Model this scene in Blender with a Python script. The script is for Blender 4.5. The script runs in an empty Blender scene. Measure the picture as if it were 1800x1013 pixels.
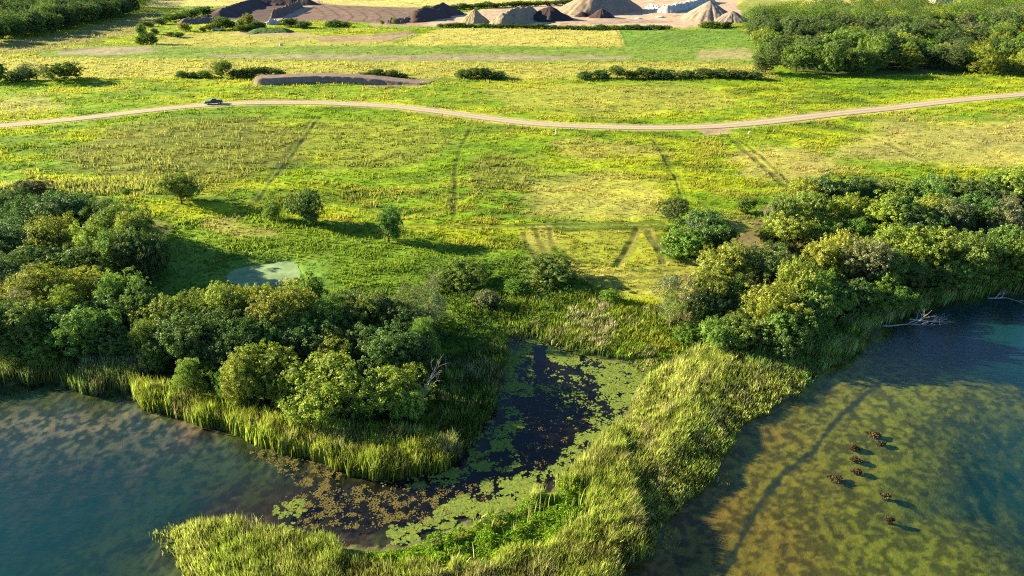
import bpy, math, random
import numpy as np
from mathutils import Vector, Matrix

# ------------------------------------------------------------------ camera, sky, sun, exposure
scene = bpy.context.scene
COL = scene.collection
R = math.radians
H, PITCH, F, CX, CY = 50.0, R(26.6), 1216.0, 900.0, 506.5
cam_d = bpy.data.cameras.new("camera")
cam_d.sensor_width = 36.0
cam_d.lens = F / 1800.0 * 36.0
cam_d.clip_start = 0.5
cam_d.clip_end = 12000
cam = bpy.data.objects.new("camera", cam_d)
cam.location = (0, 0, H)
cam.rotation_euler = (R(90) - PITCH, 0, 0)
COL.objects.link(cam)
scene.camera = cam

SUN_EL = R(18.5)
SUN_DIR = Vector((-0.96, 0.28, 0)).normalized() * math.cos(SUN_EL) + Vector((0, 0, math.sin(SUN_EL)))
world = bpy.data.worlds.new("World")
scene.world = world
world.use_nodes = True
wn = world.node_tree
bg = wn.nodes["Background"]
sky = wn.nodes.new("ShaderNodeTexSky")
sky.sky_type = 'NISHITA'
sky.sun_disc = False
sky.sun_elevation = SUN_EL
sky.sun_rotation = math.atan2(SUN_DIR.x, SUN_DIR.y)
sky.air_density = 1.0
sky.dust_density = 0.1
sky.ozone_density = 5.0
wn.links.new(sky.outputs[0], bg.inputs[0])
bg.inputs[1].default_value = 0.054
sun_d = bpy.data.lights.new("sun", 'SUN')
sun_d.energy = 5.0
sun_d.angle = R(0.5)
sun_d.color = (1.0, 0.84, 0.52)
sun = bpy.data.objects.new("sun", sun_d)
sun.rotation_euler = (-SUN_DIR).to_track_quat('-Z', 'Y').to_euler()
sun.location = (-100, 50, 120)
COL.objects.link(sun)
scene.view_settings.view_transform = 'Standard'
scene.view_settings.look = 'None'
scene.view_settings.gamma = 1.0
scene.view_settings.exposure = 2.52
scene.render.engine = 'CYCLES'
scene.cycles.max_bounces = 6
scene.cycles.diffuse_bounces = 3
scene.cycles.transmission_bounces = 4
scene.cycles.transparent_max_bounces = 8
scene.cycles.use_denoising = False
scene.cycles.pixel_filter_type = 'BLACKMAN_HARRIS'
scene.cycles.filter_width = 1.15
scene.cycles.sample_clamp_indirect = 3.0
scene.cycles.sample_clamp_direct = 6.0

# ------------------------------------------------------------------ maths helpers
rng = np.random.default_rng(7)
random.seed(7)
_T = np.random.default_rng(3).random((8, 256, 256))


def vnoise(x, y, k=0):
    x = np.asarray(x, float); y = np.asarray(y, float)
    xi = np.floor(x).astype(int); yi = np.floor(y).astype(int)
    fx = x - xi; fy = y - yi
    fx = fx * fx * (3 - 2 * fx); fy = fy * fy * (3 - 2 * fy)
    T = _T[k % 8]
    a = T[xi & 255, yi & 255]; b = T[(xi + 1) & 255, yi & 255]
    c = T[xi & 255, (yi + 1) & 255]; d = T[(xi + 1) & 255, (yi + 1) & 255]
    return (a * (1 - fx) + b * fx) * (1 - fy) + (c * (1 - fx) + d * fx) * fy


def fbm(x, y, k=0, o=4):
    s = 0; a = .5; t = 0
    for i in range(o):
        s = s + a * vnoise(x * 2 ** i + 17.3 * i, y * 2 ** i - 9.1 * i, k + i); t += a; a *= .5
    return s / t


def sm(a, b, x):
    t = np.clip((x - a) / (b - a), 0, 1)
    return t * t * (3 - 2 * t)


def U(px, py, z=0.6):
    """ground point seen at photo pixel (px,py), on level z"""
    px = np.asarray(px, float); py = np.asarray(py, float)
    u = (px - CX) / F; v = (CY - py) / F
    dy = math.cos(PITCH) + v * math.sin(PITCH)
    dz = -math.sin(PITCH) + v * math.cos(PITCH)
    t = (z - H) / dz
    return u * t, dy * t


def toP(x, y, z=0.6):
    y = np.maximum(y, 22.0)
    dep = y * math.cos(PITCH) + (H - z) * math.sin(PITCH)
    up = y * math.sin(PITCH) - (H - z) * math.cos(PITCH)
    return CX + F * x / dep, CY - F * up / dep


def W(poly, z=0.6):
    a = np.array(poly, float)
    x, y = U(a[:, 0], a[:, 1], z)
    return np.stack([x, y], 1)


def sdist(poly, x, y, closed=True):
    """signed distance, positive inside"""
    x = np.asarray(x, float); y = np.asarray(y, float)
    P = np.asarray(poly, float); n = len(P)
    best = np.full(x.shape, 1e18); ins = np.zeros(x.shape, bool)
    for i in range(n if closed else n - 1):
        ax, ay = P[i]; bx, by = P[(i + 1) % n]
        ex, ey = bx - ax, by - ay
        L = ex * ex + ey * ey + 1e-12
        t = np.clip(((x - ax) * ex + (y - ay) * ey) / L, 0, 1)
        best = np.minimum(best, (x - ax - t * ex) ** 2 + (y - ay - t * ey) ** 2)
        if closed and ay != by:
            c = (ay > y) != (by > y)
            ins ^= c & (x < ax + (y - ay) * ex / (ey))
    d = np.sqrt(best)
    return np.where(ins, d, -d) if closed else d


# ------------------------------------------------------------------ plan of the place (traced in photo pixels, used on the ground)
LEFT_LAKE = [(-300, 700), (0, 681), (30, 676), (45, 672), (105, 672), (130, 685), (165, 692), (190, 690), (215, 685), (236, 702), (255, 714),
             (285, 720), (322, 731), (350, 752), (385, 752), (420, 765), (450, 780), (480, 795), (510, 800), (540, 802), (560, 812), (600, 824),
             (640, 840), (680, 842), (700, 840), (740, 832), (785, 823), (812, 806), (832, 765), (852, 738), (868, 712), (880, 690), (885, 660), (885, 630),
             (892, 606), (920, 592), (945, 590), (975, 605), (1010, 617), (1050, 630), (1080, 636), (1110, 642), (1125, 658), (1122, 685), (1112, 712),
             (1090, 742), (1068, 768), (1045, 790), (1010, 825), (985, 848), (960, 866), (900, 890), (860, 905), (800, 925), (750, 945), (720, 955),
             (680, 962), (620, 962), (570, 960), (510, 952), (470, 935), (430, 925), (400, 930), (370, 925), (345, 925), (306, 938), (300, 955),
             (312, 975), (325, 995), (333, 1020), (345, 1100), (350, 1300), (-300, 1300)]
RIGHT_LAKE = [(2300, 500), (1800, 519), (1780, 516), (1740, 519), (1720, 521), (1690, 527), (1660, 533), (1640, 540), (1610, 548), (1575, 562), (1555, 572),
              (1540, 592), (1515, 602), (1497, 620), (1490, 636), (1450, 647), (1420, 674), (1400, 692), (1395, 706), (1360, 714), (1330, 728),
              (1302, 742), (1292, 767), (1282, 792), (1267, 812), (1257, 842), (1237, 862), (1202, 882), (1182, 897), (1167, 922), (1167, 947),
              (1147, 977), (1112, 987), (1087, 994), (1078, 1020), (1072, 1100), (1060, 1300), (2300, 1300)]
ALGAE_POND = [(405, 488), (412, 474), (428, 468), (470, 463), (490, 459), (506, 459), (518, 466), (524, 478), (517, 486), (500, 492), (480, 500), (460, 505), (440, 500), (422, 496)]
ROAD = [(-160, 240), (-60, 228), (0, 221), (120, 209), (250, 195), (330, 187), (400, 182.5), (470, 180), (560, 180), (640, 183), (700, 187), (760, 194), (820, 202),
        (880, 210), (940, 217), (1000, 221), (1080, 224), (1160, 225), (1240, 223), (1320, 217), (1400, 209), (1500, 198), (1600, 186), (1700, 175),
        (1800, 165), (1900, 155), (2000, 147)]
ROAD_W = 5.7
LL = W(LEFT_LAKE, 0); RL = W(RIGHT_LAKE, 0); AP = W(ALGAE_POND); RD = W(ROAD)
# smooth the road centre line
def smooth_line(P, n=12):
    out = []
    for i in range(len(P) - 1):
        p0 = P[max(i - 1, 0)]; p1 = P[i]; p2 = P[i + 1]; p3 = P[min(i + 2, len(P) - 1)]
        for k in range(n):
            t = k / n
            out.append(.5 * (2 * p1 + (p2 - p0) * t + (2 * p0 - 5 * p1 + 4 * p2 - p3) * t * t + (3 * p1 - p0 - 3 * p2 + p3) * t ** 3))
    out.append(P[-1])
    return np.array(out)
RDS = smooth_line(RD, 8)

SHALLOW = W([(1495, 640), (1560, 640), (1700, 660), (1770, 690), (1700, 705), (1650, 740), (1640, 790), (1620, 850), (1600, 880), (1575, 905), (1590, 925), (1640, 925),
             (1710, 950), (1760, 990), (1800, 1030), (1900, 1200), (1000, 1300), (1050, 1000), (1250, 740)], 0)
DEEP_L = W([(-300, 790), (0, 800), (120, 820), (240, 800), (330, 850), (420, 880), (330, 920), (260, 950), (200, 985), (190, 1030), (200, 1300), (-300, 1300)], 0)
POND_CORE = W([(800, 830), (860, 730), (890, 600), (960, 585), (1130, 650), (1110, 740), (1000, 860), (820, 930), (480, 945), (440, 880), (560, 830), (700, 850)], 0)
TRACK_BED = W([(1560, 660), (1520, 692), (1470, 735), (1430, 790), (1375, 830), (1345, 870), (1320, 910), (1303, 945), (1280, 990), (1262, 1030)], 0)


def wdist(x, y):
    """metres inside water (positive) / to the water (negative)"""
    e = (fbm(x * .9, y * .9, 1, 3) - .5) * 1.5
    a = np.full(x.shape, -60.0)
    m = (y < 185)
    if m.any():
        a[m] = np.maximum(sdist(LL, x[m], y[m]), sdist(RL, x[m], y[m]))
    return a + e


def pond_d(x, y):
    a = np.full(x.shape, -30.0)
    m = (abs(x + 45) < 40) & (y > 70) & (y < 140)
    if m.any():
        a[m] = sdist(AP, x[m], y[m])
    return a


def road_d(x, y):
    a = np.full(x.shape, 99.0)
    m = (y > 120) & (y < 420)
    if m.any():
        a[m] = sdist(RDS, x[m], y[m], False)
    return a


def land_base(x, y):
    return .6 + .9 * (fbm(x / 45., y / 38., 2, 2) - .5)


def bumps(x, y):
    return 1.1 * (fbm(x / 38., y / 14., 7, 2) - .5) + 1.0 * (fbm(x / 17., y / 7.5, 4, 3) - .5) + .3 * (fbm(x / 3.2, y / 2.1, 5, 2) - .5)


def terrain(x, y, wd=None):
    if wd is None: wd = wdist(x, y)
    s = -wd
    land = land_base(x, y)
    g = np.clip((s - 2) / 8, 0, 1)
    rd = road_d(x, y)
    rf = sm(3.2, 9, rd)
    pd = pond_d(x, y)
    b = bumps(x, y) * g * rf * sm(0, 5, -pd) - .06 * (1 - sm(3.0, 4.2, rd))
    up = .35 * sm(-.2, 1.5, s) + (land - .35) * g + b
    up = up - .55 * sm(-1.5, .6, pd)
    # lake bed
    d1 = sdist(SHALLOW, x, y); d2 = sdist(DEEP_L, x, y); d3 = sdist(POND_CORE, x, y)
    right = (x > 12 + (60 - y) * .05) & (d3 < 0) & (x > 8)
    nz = fbm(x / 4., y / 4., 6, 3) - .5
    dr = .32 + .06 * nz + 4.4 * sm(-4, 21, -d1 + 2.2 * nz)
    dl = .5 + .06 * nz + 3.2 * sm(-9, 16, d2 + 2 * nz)
    dp = np.full(x.shape, .55)
    dep = np.where(right, dr, dl * (1 - sm(-4, 3, d3)) + dp * sm(-4, 3, d3))
    dep = np.where(y > 117, np.maximum(dep, 1.0), dep)
    bed = -dep * sm(-.1, 3.0, wd) + .10 * (fbm(x / 1.6, y / 1.2, 1, 3) - .5) + .05 * (fbm(x * 1.5, y * 1.5, 3, 2) - .5)
    return np.where(wd > 0, bed - .04, up)


def ground_z(x, y):
    x = np.atleast_1d(np.asarray(x, float)); y = np.atleast_1d(np.asarray(y, float))
    return terrain(x, y)


# ------------------------------------------------------------------ materials
def new_mat(name):
    m = bpy.data.materials.new(name); m.use_nodes = True
    nt = m.node_tree
    return m, nt, nt.nodes["Principled BSDF"], nt.nodes["Material Output"]


def node(nt, t, **kw):
    n = nt.nodes.new(t)
    for k, v in kw.items():
        if k in n.inputs: n.inputs[k].default_value = v
        else: setattr(n, k, v)
    return n


def noise_mul(nt, col_out, scale, lo, hi, detail=3, coords='Object', rough=.6):
    """multiply a colour by a noise range"""
    tc = node(nt, "ShaderNodeTexCoord")
    nz = node(nt, "ShaderNodeTexNoise", Scale=scale, Detail=detail, Roughness=rough)
    nt.links.new(tc.outputs[coords], nz.inputs['Vector'])
    mr = node(nt, "ShaderNodeMapRange")
    mr.inputs[1].default_value = .3; mr.inputs[2].default_value = .7
    mr.inputs[3].default_value = lo; mr.inputs[4].default_value = hi
    nt.links.new(nz.outputs['Fac'], mr.inputs[0])
    vm = node(nt, "ShaderNodeVectorMath", operation='SCALE')
    nt.links.new(col_out, vm.inputs[0]); nt.links.new(mr.outputs[0], vm.inputs['Scale'])
    return vm.outputs[0], nz


def solid(name, col, rough=.7, lo=.8, hi=1.2, scale=3.0, bump=0.0, metal=0.0, spec=.3):
    m, nt, p, out = new_mat(name)
    rgb = node(nt, "ShaderNodeRGB"); rgb.outputs[0].default_value = (*col, 1)
    c, nz = noise_mul(nt, rgb.outputs[0], scale, lo, hi)
    nt.links.new(c, p.inputs['Base Color'])
    p.inputs['Roughness'].default_value = rough
    p.inputs['Metallic'].default_value = metal
    p.inputs['Specular IOR Level'].default_value = spec
    if bump:
        b = node(nt, "ShaderNodeBump", Strength=bump, Distance=.2)
        nt.links.new(nz.outputs['Fac'], b.inputs['Height']); nt.links.new(b.outputs[0], p.inputs['Normal'])
    return m


def blade_mat(name, trans=.4, attr="Col"):
    m, nt, p, out = new_mat(name)
    nt.nodes.remove(p)
    a = node(nt, "ShaderNodeAttribute", attribute_name=attr)
    d = node(nt, "ShaderNodeBsdfDiffuse"); t = node(nt, "ShaderNodeBsdfTranslucent")
    mx = node(nt, "ShaderNodeMixShader"); mx.inputs[0].default_value = trans
    nt.links.new(a.outputs['Color'], d.inputs[0]); nt.links.new(a.outputs['Color'], t.inputs[0])
    nt.links.new(d.outputs[0], mx.inputs[1]); nt.links.new(t.outputs[0], mx.inputs[2])
    nt.links.new(mx.outputs[0], out.inputs[0])
    return m


def leaf_mat(name):
    """leaf colour = the object's own colour varied leaf by leaf"""
    m, nt, p, out = new_mat(name)
    nt.nodes.remove(p)
    oi = node(nt, "ShaderNodeObjectInfo")
    a = node(nt, "ShaderNodeAttribute", attribute_name="Col")
    mul = node(nt, "ShaderNodeMix", data_type='RGBA', blend_type='MULTIPLY'); mul.inputs[0].default_value = 1
    nt.links.new(oi.outputs['Color'], mul.inputs[6]); nt.links.new(a.outputs['Color'], mul.inputs[7])
    d = node(nt, "ShaderNodeBsdfDiffuse"); t = node(nt, "ShaderNodeBsdfTranslucent")
    g = node(nt, "ShaderNodeBsdfGlossy", Roughness=.5); g.inputs[0].default_value = (.5, .5, .5, 1)
    mx = node(nt, "ShaderNodeMixShader"); mx.inputs[0].default_value = .4
    mg = node(nt, "ShaderNodeMixShader"); mg.inputs[0].default_value = .03
    for s in (d, t): nt.links.new(mul.outputs[2], s.inputs[0])
    nt.links.new(d.outputs[0], mx.inputs[1]); nt.links.new(t.outputs[0], mx.inputs[2])
    nt.links.new(mx.outputs[0], mg.inputs[1]); nt.links.new(g.outputs[0], mg.inputs[2])
    nt.links.new(mg.outputs[0], out.inputs[0])
    return m


M_GRASS = blade_mat("grass_blades", .5)
M_REED = blade_mat("reed_blades", .35)
M_HERB = blade_mat("herb_leaves", .35)
M_WEED = blade_mat("floating_weed", .05)
M_LEAF = leaf_mat("tree_leaves")
M_BARK = solid("bark", (.10, .075, .055), .9, .6, 1.3, 6)
M_DEADWOOD = solid("bleached_wood", (.36, .32, .29), .85, .7, 1.2, 5)


# ------------------------------------------------------------------ mesh helpers
def mesh_from(name, V, loops, starts, totals, mats, col=None, smooth=False, mat_idx=None):
    me = bpy.data.meshes.new(name)
    V = np.ascontiguousarray(V, np.float32)
    me.vertices.add(len(V)); me.vertices.foreach_set("co", V.ravel())
    loops = np.ascontiguousarray(loops, np.int32)
    me.loops.add(len(loops)); me.loops.foreach_set("vertex_index", loops)
    me.polygons.add(len(starts))
    me.polygons.foreach_set("loop_start", np.ascontiguousarray(starts, np.int32))
    try: me.polygons.foreach_set("loop_total", np.ascontiguousarray(totals, np.int32))
    except Exception: pass
    if smooth: me.polygons.foreach_set("use_smooth", np.ones(len(starts), bool))
    for m in (mats if isinstance(mats, (list, tuple)) else [mats]): me.materials.append(m)
    if mat_idx is not None: me.polygons.foreach_set("material_index", np.ascontiguousarray(mat_idx, np.int32))
    if col is not None:
        ca = me.color_attributes.new("Col", 'FLOAT_COLOR', 'POINT')
        c = np.ones((len(V), 4), np.float32); c[:, :3] = col
        ca.data.foreach_set("color", c.ravel())
    me.update(calc_edges=True)
    me.validate()
    return me


def add_attr(me, name, arr):
    a = me.attributes.new(name, 'FLOAT', 'POINT')
    a.data.foreach_set("value", np.ascontiguousarray(arr, np.float32))


def faces_quads(Q):
    Q = np.asarray(Q, np.int32).reshape(-1, 4); n = len(Q)
    return Q.ravel(), np.arange(n) * 4, np.full(n, 4)


def link(name, me, parent=None):
    o = bpy.data.objects.new(name, me); COL.objects.link(o)
    if parent: o.parent = parent
    return o


def tag(o, label=None, cat=None, group=None, kind=None):
    if label: o["label"] = label
    if cat: o["category"] = cat
    if group: o["group"] = group
    if kind: o["kind"] = kind
    return o


def empty(name, loc, rz=0):
    o = bpy.data.objects.new(name, None); COL.objects.link(o)
    o.location = loc; o.rotation_euler = (0, 0, rz); o.empty_display_size = .5
    return o


class MB:
    """collects boxes, tubes and polygons into one mesh"""
    def __init__(s): s.v = []; s.f = []
    def add(s, vs, fs):
        k = len(s.v); s.v += [tuple(v) for v in vs]; s.f += [tuple(i + k for i in f) for f in fs]
    def box(s, c, d, rz=0):
        vs = []
        for z in (-1, 1):
            for x, y in ((-1, -1), (1, -1), (1, 1), (-1, 1)):
                X, Y = x * d[0] / 2, y * d[1] / 2
                vs.append((c[0] + X * math.cos(rz) - Y * math.sin(rz), c[1] + X * math.sin(rz) + Y * math.cos(rz), c[2] + z * d[2] / 2))
        s.add(vs, [(3, 2, 1, 0), (4, 5, 6, 7), (0, 1, 5, 4), (1, 2, 6, 5), (2, 3, 7, 6), (3, 0, 4, 7)])
    def tube(s, pts, rad, n=6):
        pts = [Vector(p) for p in pts]; k = len(s.v); m = len(pts)
        for i, p in enumerate(pts):
            d = (pts[min(i + 1, m - 1)] - pts[max(i - 1, 0)]).normalized()
            a = d.orthogonal().normalized(); b = d.cross(a)
            for j in range(n):
                t = 2 * math.pi * j / n
                s.v.append(tuple(p + (a * math.cos(t) + b * math.sin(t)) * rad[i]))
        for i in range(m - 1):
            for j in range(n):
                s.f.append((k + i * n + j, k + i * n + (j + 1) % n, k + (i + 1) * n + (j + 1) % n, k + (i + 1) * n + j))
        s.f.append(tuple(k + j for j in reversed(range(n)))); s.f.append(tuple(k + (m - 1) * n + j for j in range(n)))
    def mesh(s, name, mat, smooth=False):
        me = bpy.data.meshes.new(name); me.from_pydata(s.v, [], s.f); me.materials.append(mat)
        if smooth:
            for p in me.polygons: p.use_smooth = True
        me.update(); return me
    def build(s, name, mat, parent=None, smooth=False): return link(name, s.mesh(name, mat, smooth), parent)


# ------------------------------------------------------------------ what grows and lies where
LIME = np.array((.252, .305, .014)); GREEN = np.array((.140, .232, .012)); TAN = np.array((.36, .27, .11)); GOLD = np.array((.31, .30, .065))
DEEPG = np.array((.05, .085, .018)); DIRT = np.array((.26, .20, .15)); DARKD = np.array((.105, .08, .07)); MAUVE = np.array((.24, .19, .14))
# (polygon px, colour, softness px, strength, grass height, grass keep)
PAINT = [
    ([(-200, 12), (2000, 12), (2000, -60), (-200, -60)], (.36, .33, .11), 2, 1, .5, 1),                 # fields beyond the quarry
    ([(-400, 118), (0, 100), (250, 104), (700, 110), (1340, 110), (1370, 136), (900, 138), (430, 134), (0, 140), (-400, 150)], GOLD, 3, .9, .7, 1),
    ([(-200, 108), (0, 100), (70, 92), (240, 60), (300, 25), (260, 20), (120, 58), (-200, 100)], (.20, .20, .06), 3, 1, .7, 1),   # strip by the far left wood
    ([(70, 95), (110, 88), (240, 78), (700, 80), (1095, 82), (1345, 84), (1370, 108), (700, 108), (300, 104), (60, 100)], (.125, .19, .03), 2, 1, .4, 1),
    ([(100, 90), (170, 84), (260, 83), (280, 92), (180, 97), (100, 96)], MAUVE, 3, .8, .2, .5),
    ([(360, 96), (600, 97), (800, 97), (1110, 98), (1105, 106), (700, 107), (500, 104), (380, 101)], MAUVE, 2, .75, .2, .45),
    ([(1230, 88), (1320, 88), (1325, 104), (1225, 104)], (.30, .25, .13), 5, .7, .2, .5),
    ([(690, 80), (770, 52), (900, 49), (1088, 51), (1098, 81)], (.33, .31, .075), 2, 1, .6, 1),
    ([(1098, 81), (1088, 52), (1180, 52), (1300, 50), (1345, 83)], (.115, .20, .03), 1.5, 1, .5, 1),
    ([(250, 80), (300, 62), (400, 55), (560, 66), (700, 58), (690, 79), (500, 82)], (.27, .26, .06), 4, .9, .5, 1),
    ([(560, 66), (640, 62), (720, 55), (735, 60), (690, 72), (560, 74)], (.24, .17, .11), 3, .9, .2, .3),
    ([(400, 57), (450, 54), (560, 62), (570, 67), (440, 64)], (.27, .21, .13), 2, .9, .1, .2),
    # quarry
    ([(470, 40), (520, 24), (545, 4), (556, 0), (566, 6), (600, 9), (700, 12), (800, 14), (800, 38), (720, 40), (640, 40), (560, 38)], (.145, .100, .082), 1.5, 1, 0, 0),
    ([(640, 42), (700, 39), (770, 34), (800, 42), (760, 47), (660, 47)], (.24, .18, .12), 2, 1, .1, .3),
    ([(330, 40), (380, 14), (440, 7), (520, 6), (548, 2), (530, 20), (480, 40), (400, 36)], (.075, .055, .052), 2, 1, 0, 0),  # pit and embankment slope, their shadow painted into the dark ground colour
    ([(540, 2), (556, -3), (566, -3), (556, 8), (530, 24), (480, 42), (462, 42), (510, 24)], (.30, .23, .175), 1, 1, 0, 0),
    ([(740, 46), (780, 30), (830, 20), (950, 8), (1010, -5), (1290, -5), (1300, 14), (1310, 40), (1200, 50), (1100, 47), (900, 43)], (.36, .27, .19), 1.5, 1, 0, 0),
    ([(940, 40), (1080, 33), (1180, 37), (1150, 42), (1000, 42)], (.22, .17, .14), 3, .7, 0, 0),
    ([(1292, 12), (1335, 48), (1425, 24), (1400, 4), (1318, -4)], (.16, .20, .04), 2, .8, .4, 1),
    # meadow beyond the road
    ([(860, 150), (1010, 146), (1260, 152), (1290, 185), (1100, 205), (980, 200), (890, 180)], (.28, .255, .06), 14, .5, .5, 1),
    ([(-100, 150), (0, 140), (120, 136), (170, 146), (60, 165), (-100, 175)], GREEN, 5, .8, .6, 1),
    ([(-100, 175), (90, 172), (110, 190), (0, 205), (-100, 214)], (.30, .28, .09), 12, .6, .5, 1),
    # meadow this side of the road
    ([(200, 215), (420, 205), (540, 225), (540, 260), (470, 310), (330, 335), (190, 320), (100, 280)], (.115, .115, .028), 18, .7, .5, .5),
    ([(560, 215), (760, 210), (790, 250), (740, 285), (600, 300), (540, 275)], (.20, .225, .035), 16, .6, .6, .8),
    ([(820, 280), (925, 275), (940, 330), (830, 345)], (.135, .14, .03), 14, .65, .6, .7),
    ([(0, 318), (250, 318), (310, 345), (180, 345), (0, 332)], (.28, .32, .06), 6, .7, 1.25, .8),
    ([(930, 320), (1080, 305), (1180, 330), (1180, 380), (1060, 392), (940, 385)], (.30, .27, .075), 16, .6, .4, .9),
    ([(1560, 205), (1640, 222), (1900, 200), (1900, 290), (1700, 292), (1500, 282), (1380, 300), (1480, 262)], (.32, .27, .09), 16, .65, .4, .9),
    ([(1270, 270), (1420, 262), (1500, 300), (1400, 320), (1290, 310)], (.32, .27, .09), 10, .6, .5, .9),
    ([(980, 245), (1140, 255), (1180, 275), (1020, 280), (960, 265)], (.30, .26, .07), 7, .6, .7, .9),
    ([(560, 395), (800, 405), (1000, 395), (1170, 395), (1180, 402), (900, 404), (560, 402)], (.12, .16, .03), 3, .7, .25, .7),
    # lush slope behind the grove
    ([(280, 395), (420, 365), (560, 400), (760, 420), (920, 455), (1000, 480), (1010, 560), (900, 610), (780, 640), (740, 540), (560, 540), (420, 520), (290, 500)], (.120, .205, .020), 10, .8, .75, 1),
    ([(345, 375), (430, 385), (500, 420), (440, 425), (370, 400)], (.26, .22, .07), 7, .6, .5, 1),
    ([(250, 440), (330, 425), (420, 455), (540, 455), (620, 520), (400, 530), (270, 545)], (.085, .165, .026), 8, .7, .45, 1),  # darker green: the left wood's cast shadow painted onto the slope
    # mown figures
    ([(915, 408), (980, 402), (985, 440), (1005, 468), (940, 470), (915, 440)], (.26, .24, .055), 6, .7, .3, .7),
    ([(985, 408), (1112, 404), (1085, 462), (1020, 460), (982, 436)], (.22, .24, .03), 3, .9, .5, 1),
    ([(1112, 404), (1134, 402), (1098, 470), (1078, 472)], (.20, .175, .045), 3, .8, .12, .5),
    ([(1132, 402), (1156, 404), (1186, 462), (1160, 466)], (.18, .16, .045), 3, .8, .12, .5),
    ([(1133, 412), (1160, 462), (1102, 468)], (.24, .25, .03), 2, .9, .5, 1),
    ([(1000, 470), (1180, 466), (1260, 440), (1270, 470), (1220, 520), (1120, 530), (1040, 500)], (.27, .25, .055), 8, .7, .3, .9),
    ([(1255, 375), (1330, 385), (1330, 440), (1250, 450)], (.17, .16, .05), 8, .7, .3, .9),
    # wood floors
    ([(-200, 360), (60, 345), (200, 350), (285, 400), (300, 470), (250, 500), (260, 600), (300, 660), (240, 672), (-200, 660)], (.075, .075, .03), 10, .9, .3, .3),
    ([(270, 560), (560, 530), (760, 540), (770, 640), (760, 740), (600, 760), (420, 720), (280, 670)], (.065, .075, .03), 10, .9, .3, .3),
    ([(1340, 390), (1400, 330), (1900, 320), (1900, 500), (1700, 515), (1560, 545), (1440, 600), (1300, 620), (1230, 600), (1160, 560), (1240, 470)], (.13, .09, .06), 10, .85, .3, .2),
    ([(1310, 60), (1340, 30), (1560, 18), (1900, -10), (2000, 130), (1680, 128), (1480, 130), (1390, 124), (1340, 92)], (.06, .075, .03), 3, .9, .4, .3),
]
PAINTW = [(np.array(p[0], float),) + p[1:] for p in PAINT]
TRACKS = [  # (polyline px, half-width m, strength)
    ([(562, 205), (535, 240), (500, 290), (470, 330), (452, 356)], 0.34, .95), ([(552, 205), (524, 240), (489, 290), (460, 330), (442, 356)], 0.28, .6),
    ([(826, 224), (808, 262), (800, 300), (798, 345), (796, 385)], 0.34, .7), ([(786, 345), (818, 347)], 0.66, .8),
    ([(1146, 245), (1165, 272), (1190, 320), (1208, 362)], 0.55, .8), ([(1284, 246), (1330, 285), (1382, 330)], 0.44, 1), ([(1296, 246), (1342, 283), (1394, 326)], 0.25, .8),
    ([(1460, 220), (1520, 240), (1580, 262), (1660, 300)], 0.50, .6), ([(700, 235), (820, 230)], 0.33, .4),
    ([(-60, 318), (60, 322), (190, 337), (330, 350), (430, 357)], 0.61, .9), ([(330, 356), (290, 388)], 0.55, .7),
    ([(560, 391), (700, 398), (900, 399), (1170, 393)], 0.33, .6), ([(560, 398), (720, 405), (900, 406), (1170, 401)], 0.25, .5),
    ([(1060, 150), (1200, 152), (1400, 158), (1560, 150), (1800, 148)], 0.66, .45), ([(1300, 178), (1450, 170), (1620, 156)], 0.88, .4),
    ([(60, 96), (110, 78), (180, 60), (250, 45), (285, 42)], 1.32, .9), ([(600, 78), (680, 72), (730, 54)], 0.88, .7), ([(1086, 52), (1100, 82)], 1.21, .6),
    ([(60, 100), (700, 109), (1340, 111)], 0.77, .5), ([(0, 200), (200, 190), (350, 176), (560, 172)], 0.66, .5), ([(380, 193), (560, 189), (700, 197), (900, 222), (1100, 234), (1250, 233)], 0.66, .5),
    ([(920, 410), (930, 440), (960, 465)], 0.28, .7), ([(940, 405), (955, 440), (980, 465)], 0.28, .6), ([(965, 404), (975, 440), (1000, 466)], 0.28, .6),
]
TRACKS += [([(1118, 404), (1082, 468)], .34, 1), ([(1138, 408), (1167, 464)], .35, 1), ([(1152, 404), (1186, 462)], .2, .6), ([(985, 407), (1110, 404)], .2, .7), ([(990, 440), (1010, 460), (1080, 464)], .2, .7), ([(1180, 404), (1158, 420), (1178, 450)], .3, .6),
           ([(1000, 480), (1100, 478), (1200, 472)], .2, .5), ([(1020, 492), (1110, 490), (1210, 484)], .2, .5), ([(1060, 506), (1130, 502), (1215, 496)], .2, .5)]
for i in range(7):
    TRACKS.append(([(560 + 26 * i, 38), (572 + 24 * i, 28), (560 + 22 * i, 18), (548 + 20 * i, 11)], .6, .6))
TRACKS += [([(800, 44), (900, 42), (1000, 44), (1140, 40), (1200, 46)], .7, .35), ([(1080, 44), (1120, 36), (1190, 28), (1180, 12)], .7, .35), ([(870, 26), (950, 18), (1010, 8)], .7, .35)]
for i in range(9):  # tractor rows in the crop field
    TRACKS.append(([(1108 + 14 * i, 80), (1120 + 20 * i, 70 - i * .6), (1150 + 22 * i, 62 - i * .7), (1190 + 14 * i, 56)], .9, .5))
TRACKW = []
for pl_, w_, s_ in TRACKS:
    P_ = smooth_line(W(pl_), 5); T_ = np.gradient(P_, axis=0); T_ /= np.linalg.norm(T_, axis=1)[:, None] + 1e-9
    N_ = np.stack([-T_[:, 1], T_[:, 0]], 1); wig = (fbm(P_[:, 0] / 6, P_[:, 1] / 6, 2, 2) - .5)[:, None] * 1.2
    if w_ < .35: TRACKW.append((P_ + N_ * wig * .3, w_ + .18, min(1, s_ * 1.1)))
    else:
        for sgn in (-1, 1): TRACKW.append((P_ + N_ * (wig + sgn * w_ * .95),   .24 + .14 * w_, min(1, s_ * (1.25 if sgn < 0 else .8))))


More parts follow.
